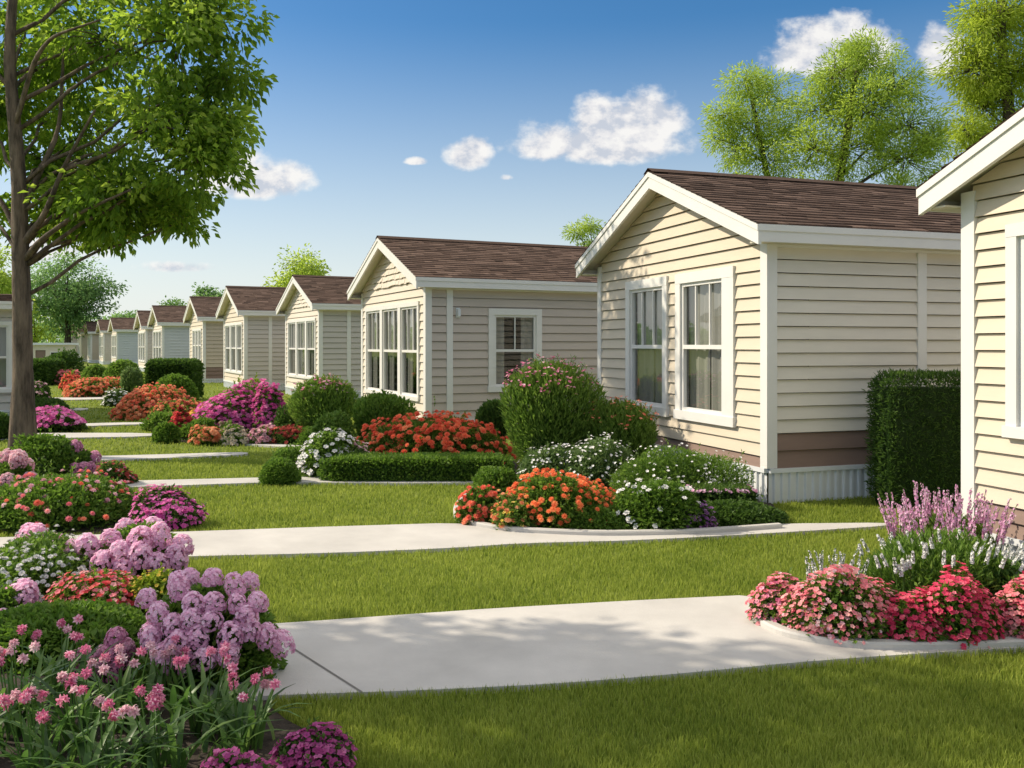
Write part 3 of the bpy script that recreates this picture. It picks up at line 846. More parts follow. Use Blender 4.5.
def joint(a, b, w=.012):
    a, b = np.array(G(*a)), np.array(G(*b)); d = (b - a) / np.linalg.norm(b - a); n = np.array([-d[1], d[0]]) * w / 2
    sheet('path_joint', [tuple(a + n), tuple(a - n), tuple(b - n), tuple(b + n)], .0388, MAT['joint'])
joint((289, 652), (362, 699.5)); 

BEDS = []
def bed(pts, world=False, it=1):
    w = smooth_poly([G(*p) for p in pts], it); BEDS.append(w)
    sheet('soil', w, .012 if not world else .012, MAT['soil'])
bed([(456, 515), (464, 524), (490, 531), (530, 535), (600, 538), (700, 535), (780, 529), (776, 508), (768, 502), (700, 488), (620, 468), (500, 470), (470, 495)])
bed([(756, 608), (758, 626), (785, 641), (850, 652), (930, 653), (1060, 648), (1160, 640), (1120, 590), (985, 566), (940, 566), (880, 570), (800, 588)])
bed([(365, 800), (330, 745), (275, 716), (262, 690), (272, 655), (235, 605), (195, 580), (160, 560), (60, 558), (-40, 566), (-95, 600), (-150, 660), (-150, 740), (-60, 820)])
bed([(150, 534), (190, 531), (170, 512), (125, 490), (70, 463), (0, 462), (-50, 485), (-60, 515), (0, 537)])
bed([(318, 478), (420, 479.5), (512, 478), (520, 464), (490, 452), (440, 446), (350, 448), (290, 462)])
bed([(152, 441), (200, 445), (300, 446), (330, 440), (300, 428), (230, 424), (160, 424)])

def kerb(pts, w=.075, h=.075):
    c = smooth_poly([G(*p) for p in pts], 0); t = np.linspace(0, len(c) - 1, len(c) * 6)
    c = np.stack([np.interp(t, np.arange(len(c)), c[:, i]) for i in range(2)], 1)
    for _ in range(6): c[1:-1] = (c[:-2] + 2 * c[1:-1] + c[2:]) / 4
    d = np.gradient(c, axis=0); d /= np.linalg.norm(d, axis=1, keepdims=True); nn = np.stack([-d[:, 1], d[:, 0]], 1) * w / 2
    mb = MB(); prof = ((-1, .0), (-1, h - .012), (-.75, h), (.75, h), (1, h - .012), (1, .0)); k = len(prof); v = []; f = []
    for i in range(len(c)):
        for (a, z) in prof: v.append((*(c[i] + nn[i] * a), z))
    for i in range(len(c) - 1):
        for j in range(k - 1): f.append((i * k + j, (i + 1) * k + j, (i + 1) * k + j + 1, i * k + j + 1))
    f += [tuple(range(k)), tuple(range((len(c) - 1) * k, len(c) * k))]
    mb.add(v, f); tag(mb.build('kerb', MAT['concrete'], smooth=False), kind='structure')
kerb([(790, 588), (764, 600), (757, 614), (760, 628), (785, 642), (850, 653), (930, 654), (1060, 649), (1160, 641)])
kerb([(474, 493), (458, 508), (456, 518), (466, 526), (490, 532), (530, 536), (600, 539), (700, 537), (780, 531)])

# ------------------------------------------------------------------ grass
def make_grass():
    def blades(n, z0, z1, hmin, hmax, wid, pw):
        u = rng.random(n)
        Z = (z0 ** (1 - pw) + u * (z1 ** (1 - pw) - z0 ** (1 - pw))) ** (1 / (1 - pw)) if pw != 1 else z0 * (z1 / z0) ** u
        X = rng.uniform(-1, 1, n) * (Z * .60 + .8)
        ok = np.ones(n, bool)
        for pl in PATHS + BEDS: ok &= ~inpoly(X, Z, pl)
        for (O, th, W, L) in FOOT:
            t = math.radians(th); dx, dy = X - O[0], Z - O[1]
            a, b = dx * math.cos(t) + dy * math.sin(t), -dx * math.sin(t) + dy * math.cos(t)
            ok &= ~((a > -.03) & (a < L) & (b > -.03) & (b < W + .03))
        X, Z = X[ok], Z[ok]; n = len(X)
        a = rng.uniform(0, 6.28, n); h = rng.uniform(hmin, hmax, n) * (1 + .08 * np.sin(X * 2.1 + Z) * np.cos(Z * 1.7))
        w = wid(Z) * rng.uniform(.7, 1.2, n)
        sx, sy = np.cos(a) * w, np.sin(a) * w
        la = rng.uniform(0, 6.28, n); ll = h * rng.uniform(.05, .55, n); lx, ly = np.cos(la) * ll, np.sin(la) * ll
        p = np.zeros((n, 5, 3))
        p[:, 0] = np.stack([X - sx, Z - sy, np.zeros(n)], 1); p[:, 1] = np.stack([X + sx, Z + sy, np.zeros(n)], 1)
        p[:, 2] = np.stack([X + sx * .8 + lx * .35, Z + sy * .8 + ly * .35, h * .6], 1); p[:, 3] = np.stack([X - sx * .8 + lx * .35, Z - sy * .8 + ly * .35, h * .6], 1)
        p[:, 4] = np.stack([X + lx, Z + ly, h], 1)
        return p
    ps = [blades(230000, 3.5, 7.5, .03, .058, lambda Z: .0016 + .0002 * Z, 1.0),
          blades(170000, 7.5, 15, .03, .055, lambda Z: .0008 + .0004 * Z, 1.2),
          blades(90000, 15, 60, .03, .06, lambda Z: .0006 * Z, 1.5)]
    mb = MB()
    p = np.concatenate(ps); n = len(p)
    mb.V.append(p.reshape(-1, 3).astype(np.float32))
    r = np.clip(rng.normal(.45, .2, n), 0, 1)
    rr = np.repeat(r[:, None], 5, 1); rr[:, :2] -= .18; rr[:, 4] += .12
    mb.R.append(np.clip(rr, 0, 1).reshape(-1).astype(np.float32))
    base = np.arange(n)[:, None] * 5
    mb.L.append((base + np.array([0, 1, 2, 3])).reshape(-1).astype(np.int32)); mb.T.append(np.full(n, 4, np.int32))
    mb.L.append((base + np.array([3, 2, 4])).reshape(-1).astype(np.int32)); mb.T.append(np.full(n, 3, np.int32))
    mb.n = n * 5
    o = mb.build('grass', MAT['grass']); tag(o, 'short green lawn grass between the concrete walkways', 'grass', kind='stuff')
make_grass()

# ------------------------------------------------------------------ planting
exec_plants = True
FB, SH, HG = 'flower bush', 'shrub', 'hedge'
# --- bed in front of the cream house
plant('flowering_shrub', 'tall green shrub with pink tips left of the cream house front', SH, 503, 598, 364, 482, 'lightbush', 'upright', [('rosepink', FLORET, .034, 110, .5)], .075, tpl=NARROW, lumpy=.12)
plant('flowering_shrub', 'shorter green shrub with coral tips under the left cream house window', SH, 579, 657, 404, 482, 'lightbush', 'upright', [('coral', FLORET, .032, 70, .5)], .07, tpl=NARROW, lumpy=.14)
plant('flowering_bush', 'small pale green bush with tiny white flowers at the foot of the tall shrub', FB, 520, 570, 450, 492, 'palebush', flowers=[('white', FLORET, .02, 70, .2)], ls=.045)
plant('flowering_bush', 'white flowering bush in front of the coral tipped shrub', FB, 563, 632, 447, 496, 'palebush', flowers=[('white', FLORET, .022, 150, .15)], ls=.045)
plant('leafy_bush', 'wide leafy green bush against the cream house wall near its corner', SH, 626, 732, 452, 512, 'lightbush', flowers=[('white', FLORET, .018, 70, .3)], ls=.06, tpl=NARROW, depth=.9)
plant('edging_bush', 'low bush topped with a band of pale lilac flowers beside the cream house corner', FB, 690, 752, 488, 518, 'darkbush', 'box', [('lilac', FLORET, .022, 150, .1)], .04, depth=.35)
plant('low_hedge', 'low dark hedge at the right tip of the orange flower bed', HG, 694, 778, 500, 531, 'darkbush', 'mound', ls=.045, depth=.7)
plant('mum_bush', 'large mound of orange flowers at the front of the round bed', FB, 502, 622, 474, 532, 'bush', flowers=[('orange', MUM, .042, 260, .05)], ls=.05, depth=.95, lumpy=.25)
plant('mum_bush', 'small coral flower mound at the left tip of the orange bed', FB, 459, 503, 492, 529, 'bush', flowers=[('coral', MUM, .042, 80, .05)], ls=.05)
plant('mum_bush', 'yellow-orange flowers between the coral and orange mounds', FB, 492, 535, 500, 534, 'lightbush', flowers=[('peach', MUM, .04, 36, .1), ('yellow', FLORET, .03, 22, .1)], ls=.05)
plant('leafy_bush', 'low green mound in front of the orange flowers', SH, 562, 626, 505, 537, 'bush', ls=.04, flowers=[])
plant('rose_bush', 'loose green bush dotted with white roses in front of the leafy bush', FB, 616, 702, 480, 537, 'bush', flowers=[('white', ROSETTE, .05, 34, .05)], ls=.05, lumpy=.25)
plant('flowering_bush', 'small purple flower clump beside the low dark hedge', FB, 678, 712, 508, 535, 'darkbush', flowers=[('purple', FLORET, .028, 120, .0)], ls=.04)
plant('leafy_bush', 'low green shrub tucked behind the coral flower mound', SH, 474, 520, 466, 505, 'bush', ls=.05)
plant('dark_shrub', 'dark shrub below the window of the taupe side wall', SH, 478, 508, 403, 455, 'darkbush', 'upright', ls=.07)
# --- bed in front of the beige shingled house
plant('mum_bush', 'big mound of red-orange flowers in front of the taupe side wall', FB, 373, 502, 419, 472, 'bush', flowers=[('redorange', MUM, .065, 330, .0)], ls=.06, depth=1.3, lumpy=.15)
plant('low_hedge', 'long low trimmed hedge along the front of the red flower mound', HG, 324, 511, 457, 484, 'bush', 'box', ls=.05, depth=.6)
plant('flowering_bush', 'large bush of white flower heads left of the red mound', FB, 298, 352, 430, 480, 'lightbush', flowers=[('white', ROSETTE, .06, 85, .05)], ls=.06, lumpy=.25)
plant('flowering_bush', 'pale pink flower clump at the foot of the white flower bush', FB, 322, 362, 449, 478, 'palebush', flowers=[('palepink', FLORET, .045, 90, .05)], ls=.05)
plant('leafy_bush', 'round green shrub under the triple window of the beige house', SH, 354, 408, 397, 456, 'bush', 'upright', ls=.075)
plant('leafy_bush', 'yellow-green mound above the white flower bush', SH, 311, 352, 414, 458, 'lightbush', ls=.06)
plant('box_ball', 'small clipped round ball at the front left of the white flower bush', SH, 260, 300, 457, 487, 'bush', ls=.04, lumpy=.05)
plant('leafy_bush', 'small loose bush just behind the clipped ball', SH, 276, 316, 446, 474, 'lightbush', ls=.05)
plant('flowering_shrub', 'wide shrub with pink grassy tips in front of the beige house corner', SH, 293, 353, 380, 444, 'lightbush', 'upright', [('rosepink', FLORET, .045, 45, .55)], .09, tpl=NARROW)
# --- bed in front of the cream house with the grey side
plant('azalea_bush', 'broad bright magenta bush in front of the grey side wall', FB, 208, 268, 396, 436, 'bush', flowers=[('magenta', ROSETTE, .075, 430, .0)], ls=.08, depth=1.6)
plant('azalea_bush', 'taller magenta bush at the right end of the bright magenta mass', FB, 252, 284, 392, 436, 'bush', flowers=[('magenta', ROSETTE, .075, 240, .0)], ls=.08)
plant('leafy_bush', 'yellow-green bush under the windows of the grey sided cream house', SH, 225, 266, 381, 424, 'yellowbush', ls=.09)
plant('mum_bush', 'small red flower clump beside the ball shaped shrub', FB, 170, 193, 414, 440, 'bush', flowers=[('red', MUM, .075, 70, .0)], ls=.07)
plant('box_ball', 'green ball shaped shrub at the left tip of the magenta bed', SH, 153, 180, 421, 444, 'bush', ls=.05, lumpy=.06)
plant('mum_bush', 'peach flower mound at the front of the magenta bed', FB, 192, 226, 427, 446, 'bush', flowers=[('peach', MUM, .065, 90, .0)], ls=.06)
plant('flowering_bush', 'cream flower clump between the peach and pale pink mounds', FB, 222, 250, 429, 446, 'lightbush', flowers=[('cream', MUM, .06, 60, .0)], ls=.06)
plant('flowering_bush', 'pale pink flower clump at the front of the magenta bed', FB, 248, 274, 427, 446, 'bush', flowers=[('palepink', MUM, .065, 80, .0)], ls=.06)
plant('flowering_bush', 'dark red flowers at the right end of the front row of the magenta bed', FB, 270, 314, 426, 446, 'darkbush', flowers=[('darkred', ROSETTE, .06, 130, .0)], ls=.06)
plant('mum_bush', 'rust coloured flower strip left of the magenta bush', FB, 186, 226, 408, 434, 'bush', flowers=[('coral', MUM, .07, 60, .0), ('yellow', MUM, .06, 20, .0)], ls=.07)
plant('leafy_bush', 'dark low green shrub between the red flower clump and the magenta bush', SH, 184, 216, 419, 441, 'bush', ls=.07)
plant('leafy_bush', 'low green filler shrub just right of the magenta bush', SH, 274, 306, 412, 440, 'darkbush', ls=.07)
plant('ground_cover', 'low leafy strip between the dark red flowers and the pale walkway', SH, 296, 336, 432, 447, 'bush', ls=.06)
plant('leafy_bush', 'low green shrub between the far orange mound and the ball shaped shrub', SH, 150, 186, 414, 432, 'lightbush', ls=.08)
# --- beds further along
plant('mum_bush', 'orange flower mound in front of the round dark hedge', FB, 118, 168, 393, 421, 'bush', flowers=[('peach', MUM, .10, 190, .0), ('coral', MUM, .1, 70, .0)], ls=.09, depth=2.0)
plant('mum_bush', 'low strip of rusty orange flowers below the round dark hedge', FB, 160, 212, 402, 420, 'bush', flowers=[('peach', MUM, .09, 80, .0), ('darkred', MUM, .09, 60, .0)], ls=.09, depth=1.5)
plant('clipped_hedge', 'flat topped clipped hedge behind the round dark hedge', HG, 152, 197, 361, 401, 'darkbush', 'box', ls=.1, depth=1.2)
plant('clipped_hedge', 'round dark clipped hedge beside the orange flower mound', HG, 152, 197, 372, 408, 'bush', 'mound', ls=.08, lumpy=.06)
plant('clipped_hedge', 'pale green column shaped hedge beside the far path', HG, 121, 141, 370, 402, 'palebush', 'upright', ls=.1, lumpy=.04)
plant('clipped_hedge', 'large rounded hedge in front of the far blue-grey wall', HG, 104, 142, 358, 390, 'lightbush', 'mound', ls=.12, lumpy=.06)
plant('clipped_hedge', 'smaller rounded hedge left of the large rounded hedge', HG, 81, 108, 364, 389, 'lightbush', 'mound', ls=.12, lumpy=.06)
plant('mum_bush', 'far orange flower mound in front of the two rounded hedges', FB, 74, 118, 379, 398, 'bush', flowers=[('peach', MUM, .13, 130, .0), ('coral', MUM, .13, 40, .0)], ls=.12, depth=2.5)
plant('mum_bush', 'small far coral flower mound left of the smaller rounded hedge', FB, 63, 84, 377, 391, 'bush', flowers=[('coral', MUM, .15, 70, .0)], ls=.12)
plant('mum_bush', 'farthest pink flower mound before the far white row', FB, 54, 76, 371, 385, 'bush', flowers=[('pink', MUM, .16, 70, .0)], ls=.14)
plant('flowering_bush', 'low whitish bush at the foot of the pale column hedge', FB, 105, 126, 394, 407, 'palebush', flowers=[('white', FLORET, .08, 40, .1)], ls=.09)
plant('clipped_hedge', 'dark boxy hedge just right of the big trunk', HG, 29, 55, 361, 386, 'darkbush', 'box', ls=.12, depth=2)
plant('clipped_hedge', 'dark hedge before the shed with a light patch on top', HG, 46, 76, 352, 378, 'darkbush', 'mound', ls=.14)
plant('leafy_bush', 'loose dark bush with pale blooms beside the big trunk', SH, 24, 48, 381, 401, 'darkbush', flowers=[('palepink', FLORET, .09, 26, .1)], ls=.09)
plant('dark_shrub', 'dark low shrub between the two left paths', SH, 20, 66, 399, 420, 'darkbush', ls=.08, depth=1.6)
plant('flowering_bush', 'magenta topped dark bush at the end of the left path', FB, 22, 80, 409, 434, 'darkbush', flowers=[('magenta', FLORET, .07, 300, .25)], ls=.07, depth=1.4)
plant('dark_shrub', 'dark shrub at the left edge under the grey house window', SH, -30, 17, 412, 442, 'darkbush', ls=.07)
# --- left beds
plant('leafy_bush', 'dark leafy bush right at the foot of the big tree', SH, 24, 80, 438, 480, 'bush', ls=.07)
phlox('mauve ball of flowers right of the big tree foot', 62, 98, 445, 478, 'mauve', 9, .085, 'bush')
phlox('pale pink flower bush left of the big tree foot', -14, 40, 456, 498, 'palepink', 12, .10, 'bush')
plant('flowering_bush', 'thin strip of dark red flowers behind the large pink dotted mound', FB, 92, 130, 469, 488, 'darkbush', flowers=[('darkred', FLORET, .03, 90, .1), ('rosepink', FLORET, .028, 30, .1)], ls=.05)
plant('flowering_bush', 'large green mound dotted with pink and salmon flowers', FB, -20, 138, 474, 537, 'bush', flowers=[('pink', MUM, .042, 40, .2), ('coral', MUM, .042, 22, .1), ('palepink', MUM, .04, 30, .45)], ls=.05, depth=1.5, lumpy=.12)
plant('flowering_bush', 'magenta flower clump beside the second walkway', FB, 137, 196, 497, 532, 'darkbush', flowers=[('magenta', FLORET, .035, 230, .05)], ls=.045)
# --- near left bed
phlox('pale lilac flower bush beside the second walkway on the left', 74, 192, 526, 596, 'lilac', 16, .085, 'bush', depth=.75, pts=[(88, 548), (110, 540), (118, 556), (140, 542), (160, 540), (182, 548), (176, 562), (102, 566), (124, 572), (158, 566), (140, 560), (72, 552)])
phlox('small pale lilac flower bush behind the white flower patch', 16, 62, 532, 580, 'lilac', 6, .085, 'bush')
plant('flowering_bush', 'patch of small white flowers on the left of the near bed', FB, -30, 84, 552, 612, 'lightbush', flowers=[('white', MUM, .026, 170, .15)], ls=.045, depth=.7)
phlox('lilac flower cluster at the left edge of the near bed', -22, 34, 585, 640, 'lilac', 8, .085, 'bush')
plant('flowering_bush', 'low bush of pink-red flowers behind the large lilac phlox', FB, 58, 148, 574, 622, 'bush', flowers=[('red', FLORET, .028, 130, .2), ('pink', FLORET, .028, 120, .2)], ls=.045, depth=.6)
plant('flowering_bush', 'yellow-green sprig between the pink-red flowers and the lilac phlox', FB, 132, 186, 573, 618, 'yellowbush', flowers=[('yellow', FLORET, .02, 40, .3)], ls=.045)
phlox('large lilac phlox bush beside the near walkway', 128, 292, 570, 704, 'lilac', 30, .055, 'bush', depth=.62, name='phlox_bush',
      pts=[(146, 600), (158, 616), (180, 592), (213, 580), (236, 588), (194, 606), (214, 606), (238, 606), (258, 604), (150, 634), (172, 628), (176, 648), (152, 642), (197, 640), (204, 660), (230, 640), (250, 632), (268, 640), (283, 646), (212, 622), (246, 618), (192, 622), (164, 662), (186, 664), (228, 656)])
phlox('low mauve flower heads in front of the large lilac phlox', 70, 134, 630, 690, 'mauve', 9, .052, 'bush', pts=[(80, 664), (96, 668), (104, 656), (116, 642), (118, 662), (126, 650), (112, 676)])
plant('ground_cover', 'dark glossy leafed bush filling the middle of the near bed', SH, -30, 148, 606, 676, 'bush', ls=.045, depth=.75, lumpy=.1)

# strap leaved lilies in the nearest corner
def lily_plant(label, px, py, nfl, nlv, hgt, tops=None):
    X, Z = G(px, py)
    r = tag(empty('lily_plant', (X, Z, 0)), label, 'lily', 'strap leaved lilies in the near corner')
    lv = MB()
    for i in range(nlv):
        a = random.uniform(0, 6.28); ln = hgt * random.uniform(.65, 1.08); bend = random.uniform(.35, .9); w = random.uniform(.010, .017)
        b0 = np.array([random.gauss(0, .07), random.gauss(0, .06), 0]); t = np.linspace(0, 1, 7)
        out = np.array([math.cos(a), math.sin(a), 0]); sd = np.array([-math.sin(a), math.cos(a), 0])
        c = b0 + out * (ln * bend * t ** 1.7)[:, None] + np.array([0, 0, 1]) * (ln * (t - .55 * bend * t ** 2.6))[:, None]
        ww = w * np.sin(np.clip(t * .92 + .12, 0, 1) * math.pi) ** .6; ww[-1] = .001
        v = np.empty((21, 3)); v[0::3] = c - sd * ww[:, None]; v[1::3] = c - np.array([0, 0, .3]) * ww[:, None]; v[2::3] = c + sd * ww[:, None]
        f = []
        for k in range(6): f += [(3 * k, 3 * k + 1, 3 * k + 4, 3 * k + 3), (3 * k + 1, 3 * k + 2, 3 * k + 5, 3 * k + 4)]
        lv.add(v, f, min(1, max(0, random.gauss(.45, .2))))
    lv.build('leaves', MAT['strap'], r, smooth=True)
    st = MB(); heads_ = []
    for i in range(nfl + 2):
        a = random.uniform(0, 6.28); rad = random.uniform(.03, .17); hh = hgt * random.uniform(.72, 1.02)
        top = np.array([math.cos(a) * rad, math.sin(a) * rad * .8, hh])
        st.tube(curve((top[0] * .3, top[1] * .3, 0), top, .0, 4, .02), np.linspace(.004, .0028, 4), 5, .6)
        heads_.append(top)
    st.build('stems', MAT['strap'], r)
    for top in heads_:
        fb = MB(); k = random.randint(4, 6)
        o = unit(k) * .8 + np.array([0, -.35, .45]); o /= np.linalg.norm(o, axis=1, keepdims=True)
        a, b, c = rot_frames(o); 
        fb.scatter(*LILY, top + o * .006, (a, c, b), .023 * rng.uniform(.8, 1.15, k), np.clip(rng.normal(.5, .28, k), 0, 1))
        d = unit(10); d[:, 2] = np.abs(d[:, 2]); a, b, c = rot_frames(d)
        fb.scatter(*FLORET, top + d * .012, (a, c, b), .012, np.clip(rng.normal(.6, .25, 10), 0, 1))
        fb.build('flower_head', MAT['rosepink' if random.random() < .65 else 'palepink'], r)
LG = [('pink lily plant nearest the large lilac phlox', 205, 735, 6, 34, .40), ('pink lily plant beside the magenta clump at the bottom', 240, 752, 5, 34, .36),
      ('pink lily plant in front of the mauve flower heads', 120, 728, 6, 34, .40), ('pink lily plant at the bottom between two others', 160, 776, 6, 32, .40),
      ('pink lily plant with pale buds near the left edge', 20, 735, 6, 34, .46), ('pink lily plant at the bottom left corner', 40, 790, 6, 32, .42),
      ('pink lily plant in the middle of the near left corner', 75, 752, 5, 34, .42), ('pale pink lily plant against the dark glossy bush', 60, 702, 5, 28, .40),
      ('pink lily plant cut off by the bottom edge', 105, 800, 5, 32, .42), ('lily plant with mauve pink flowers beside the phlox foot', 165, 708, 4, 28, .34),
      ('pink lily plant half out of the picture on the left edge', -25, 765, 5, 32, .44)]
for a in LG: lily_plant(*a)
plant('flowering_bush', 'magenta flower clump at the edge of the nearest lawn', FB, 282, 348, 728, 790, 'darkbush', flowers=[('plum', FLORET, .02, 260, .1)], ls=.035)
plant('flowering_bush', 'smaller magenta flower clump at the bottom edge', FB, 204, 272, 758, 815, 'darkbush', flowers=[('plum', FLORET, .02, 190, .1)], ls=.035)

# --- right bed
plant('flowering_bush', 'small rose pink flower mound at the left tip of the right bed', FB, 759, 806, 575, 634, 'bush', flowers=[('pink', FLORET, .024, 190, .05), ('rosepink', FLORET, .024, 80, .05)], ls=.04)
plant('flowering_bush', 'pale pink flower mound at the front of the right bed', FB, 792, 862, 576, 650, 'bush', flowers=[('pink', FLORET, .024, 330, .0), ('palepink', FLORET, .02, 80, .0)], ls=.04)
plant('flowering_bush', 'mixed pink and green bush between the pale pink and crimson mounds', FB, 842, 900, 584, 650, 'lightbush', flowers=[('pink', FLORET, .022, 120, .0), ('crimson', FLORET, .022, 60, .0)], ls=.04)
plant('flowering_bush', 'crimson flower mound in the middle of the right bed', FB, 884, 944, 590, 654, 'bush', flowers=[('crimson', FLORET, .025, 310, .0)], ls=.04)
plant('flowering_bush', 'taller crimson flower mound right of its neighbour', FB, 930, 990, 583, 654, 'bush', flowers=[('crimson', FLORET, .025, 320, .0)], ls=.04)
plant('flowering_bush', 'pink flower mound at the right edge of the right bed', FB, 998, 1056, 588, 652, 'bush', flowers=[('pink', FLORET, .026, 260, .0), ('crimson', FLORET, .024, 80, .0)], ls=.04)

def spike_plant(name, label, x0, x1, yt, yb, leaf, mat, nsp, hs, per, depth, body, fsz, frm):
    X, Z, rx, ry, h = dims(x0, x1, yt, yb, depth)
    r = tag(empty(name, (X, Z, 0)), label, 'flowering plant')
    mb = MB(); leaf_dome(mb, rx * .95, ry * .9, h * body, max(.06, 3 * Z / F), Lumps(14, .2), 3.2, NARROW, .7)
    mb.build('foliage', MAT[leaf], r)
    st, fl = MB(), MB(); B, Hh, Ln = [], [], []
    for i in range(nsp):
        a = random.uniform(0, 6.28); q = math.sqrt(random.random()) * .95
        x, y = math.cos(a) * q * rx, math.sin(a) * q * ry
        hb = h * body * math.sqrt(max(.05, 1 - q * q)) * .6
        B.append((x, y, hb)); Hh.append(max(.1, h * random.uniform(*hs) * (1 - .22 * q * q) - hb)); Ln.append((x * .25 + random.gauss(0, .045), y * .2))
    spikes(st, fl, B, Hh, Ln, frm, fsz, per)
    st.build('stems', MAT['strap'], r); fl.build('flower_spikes', MAT[mat], r)
    return r
spike_plant('snapdragon_bed', 'broad leafy green plant with scattered white flower spikes', 845, 1035, 538, 636, 'lightbush', 'white', 60, (.98, 1.12), 34, .75, .90, .017, .72)
spike_plant('snapdragon', 'row of slim white flower spikes at the left of the right bed', 808, 862, 546, 628, 'lightbush', 'white', 24, (.85, 1.05), 60, .3, .55, .011, .3)
spike_plant('lilac_flower', 'tall lilac flower spikes at the corner of the right house', 886, 1004, 478, 596, 'lightbush', 'lilacspike', 100, (.72, 1.0), 44, .7, .66, .017, .38)
plant('dark_shrub', 'dark green shrub behind the crimson flowers under the right house', SH, 985, 1060, 560, 640, 'darkbush', ls=.05)
plant('tall_hedge', 'tall dark clipped hedge between the two cream houses', HG, 875, 985, 374, 511, 'darkbush', 'box', ls=.055, depth=.5, tpl=NARROW, cover=4.5)

# ------------------------------------------------------------------ trees
Zt = 15.0
def B(px, py, dz, rp, k, sq=.85):
    c = P(px, py, Zt + dz); r = rp / F * Zt
    return (c, (r, r, r * sq), k)
bx, by = G(23, 458)
tp = lambda px, py, dz=0: P(px, py, by + dz)
tree('shade_tree', 'large shade tree in front on the left with spreading green crown', (bx, by),
     [(bx, by, 0), tp(23, 380), tp(22, 300), tp(20, 240), tp(19, 180), tp(14, 120), tp(9, 60), tp(12, 0), tp(18, -35)], .165,
     [B(30, 30, 1.6, 80, 44), B(110, 40, .3, 76, 42), B(178, 40, -.4, 62, 40), B(222, 18, .2, 40, 26), B(90, 135, 1.2, 66, 34), B(150, 128, -.7, 58, 36),
      B(205, 112, .4, 52, 36), B(218, 140, -.2, 33, 26), B(72, 205, .9, 42, 26), B(122, 200, -.4, 50, 40), B(165, 196, .5, 42, 34), B(200, 168, -.6, 40, 26), B(-35, 110, .8, 70, 50),
      B(-60, 20, 0, 90, 50), B(60, -50, .5, 90, 50), B(160, -35, 0, 70, 34), B(-40, 200, .3, 40, 24), B(60, 110, 1.8, 55, 22), B(45, 160, .9, 42, 24), B(62, 62, .9, 50, 30), B(40, 212, .7, 34, 16), B(18, 100, 1.0, 40, 20), B(90, 205, -.3, 40, 22), B(110, 232, .2, 26, 12), B(228, 80, 0, 28, 18), B(180, 222, 0, 24, 9), B(60, 232, .6, 24, 9)],
     .15, 38, 'tree', limbs=[([tp(20, 215), tp(36, 180, .1), tp(60, 130, .2), tp(64, 40, .4)], .065, .02), ([tp(22, 245), tp(45, 215, -.2), tp(62, 170, -.3), tp(95, 110, -.5)], .06, .018),
                             ([tp(23, 262), tp(40, 240, -.3), tp(75, 215, -.4), tp(130, 190, -.6)], .05, .018), ([tp(18, 235), tp(4, 205, .1), tp(-25, 170, .3)], .055, .02),
                             ([tp(14, 130), tp(34, 60, -.4), tp(52, 36, -.6), tp(100, 20, -.8)], .045, .014), ([tp(62, 170, -.3), tp(120, 150, 0), tp(190, 95, .2)], .04, .012)],
     droop=.5, clump=.33)

def auto(name, label, px, Z, pyb, ptop, half, mat, ls, nb, kcl, per, group=None, stems=1, r0=None, low=.35, clump=.4, shape=1.0, tpl=LEAF, droop=.25, twigs=.3, seed=0):
    """free standing tree: px = trunk line, ptop = top in the picture, half = half width (px)"""
    rs = np.random.default_rng(seed + 5)
    x = (px - 512) / F * Z; Hh = CH + (HY - ptop) / F * Z; R = half / F * Z
    r0 = r0 or Hh * .022
    blobs = []
    zc = Hh * (low + (1 - low) / 2); hz = Hh * (1 - low) / 2
    i = 0
    while len(blobs) < nb:
        d = rs.normal(size=3); d /= np.linalg.norm(d); u = rs.random() ** .4 * .78
        if shape != 1.0 and d[2] < -.2 and rs.random() < .6: continue
        prof = 1.0 if d[2] > -.3 else .8
        c = np.array([x + d[0] * R * u * prof, Z + d[1] * R * u * prof, zc + d[2] * hz * u])
        br = R * rs.uniform(.26, .44)
        blobs.append((c, (br, br, br * .75), int(kcl * rs.uniform(.7, 1.3))))
    tk = [(x, Z, 0), (x + rs.normal(0, .1), Z, Hh * .25), (x + rs.normal(0, .15), Z, Hh * .5), (x + rs.normal(0, .2), Z, Hh * .68)]
    return tree(name, label, (x, Z), tk, r0, blobs, ls, per, mat, group, tpl, droop=droop, barkmat='twig', clump=clump, twigs=twigs)

# pale feathery trees behind the cream house
Zf = 32
def Bf(px, py, dz, rp, k): 
    c = P(px, py, Zf + dz); r = rp / F * Zf; return (c, (r, r, r * .85), k)
x, y = (830 - 512) / F * Zf, Zf
fp = lambda px, py, dz=0: P(px, py, Zf + dz)
tree('feathery_tree', 'feathery bright green tree rising behind the cream house roof', (x, y), [(x, y, 0), fp(832, 260), fp(835, 200), fp(848, 130), fp(856, 70)], .26,
     [Bf(835, 75, 0, 34, 60), Bf(868, 62, .5, 30, 50), Bf(895, 85, -.3, 30, 45), Bf(820, 110, .6, 34, 55), Bf(865, 110, -.6, 40, 70), Bf(905, 125, .4, 36, 55), Bf(935, 140, 0, 26, 30), Bf(850, 150, .2, 40, 60), Bf(905, 160, -.4, 34, 45), Bf(815, 150, 0, 28, 36), Bf(860, 42, 0, 16, 14), Bf(830, 190, .4, 40, 40), Bf(900, 195, .2, 40, 40)],
     .17, 52, 'feather', 'feathery trees behind the houses', NARROW, droop=.1, barkmat='twig', clump=.47, twigs=.6)
x2 = (765 - 512) / F * 34
Zf = 34
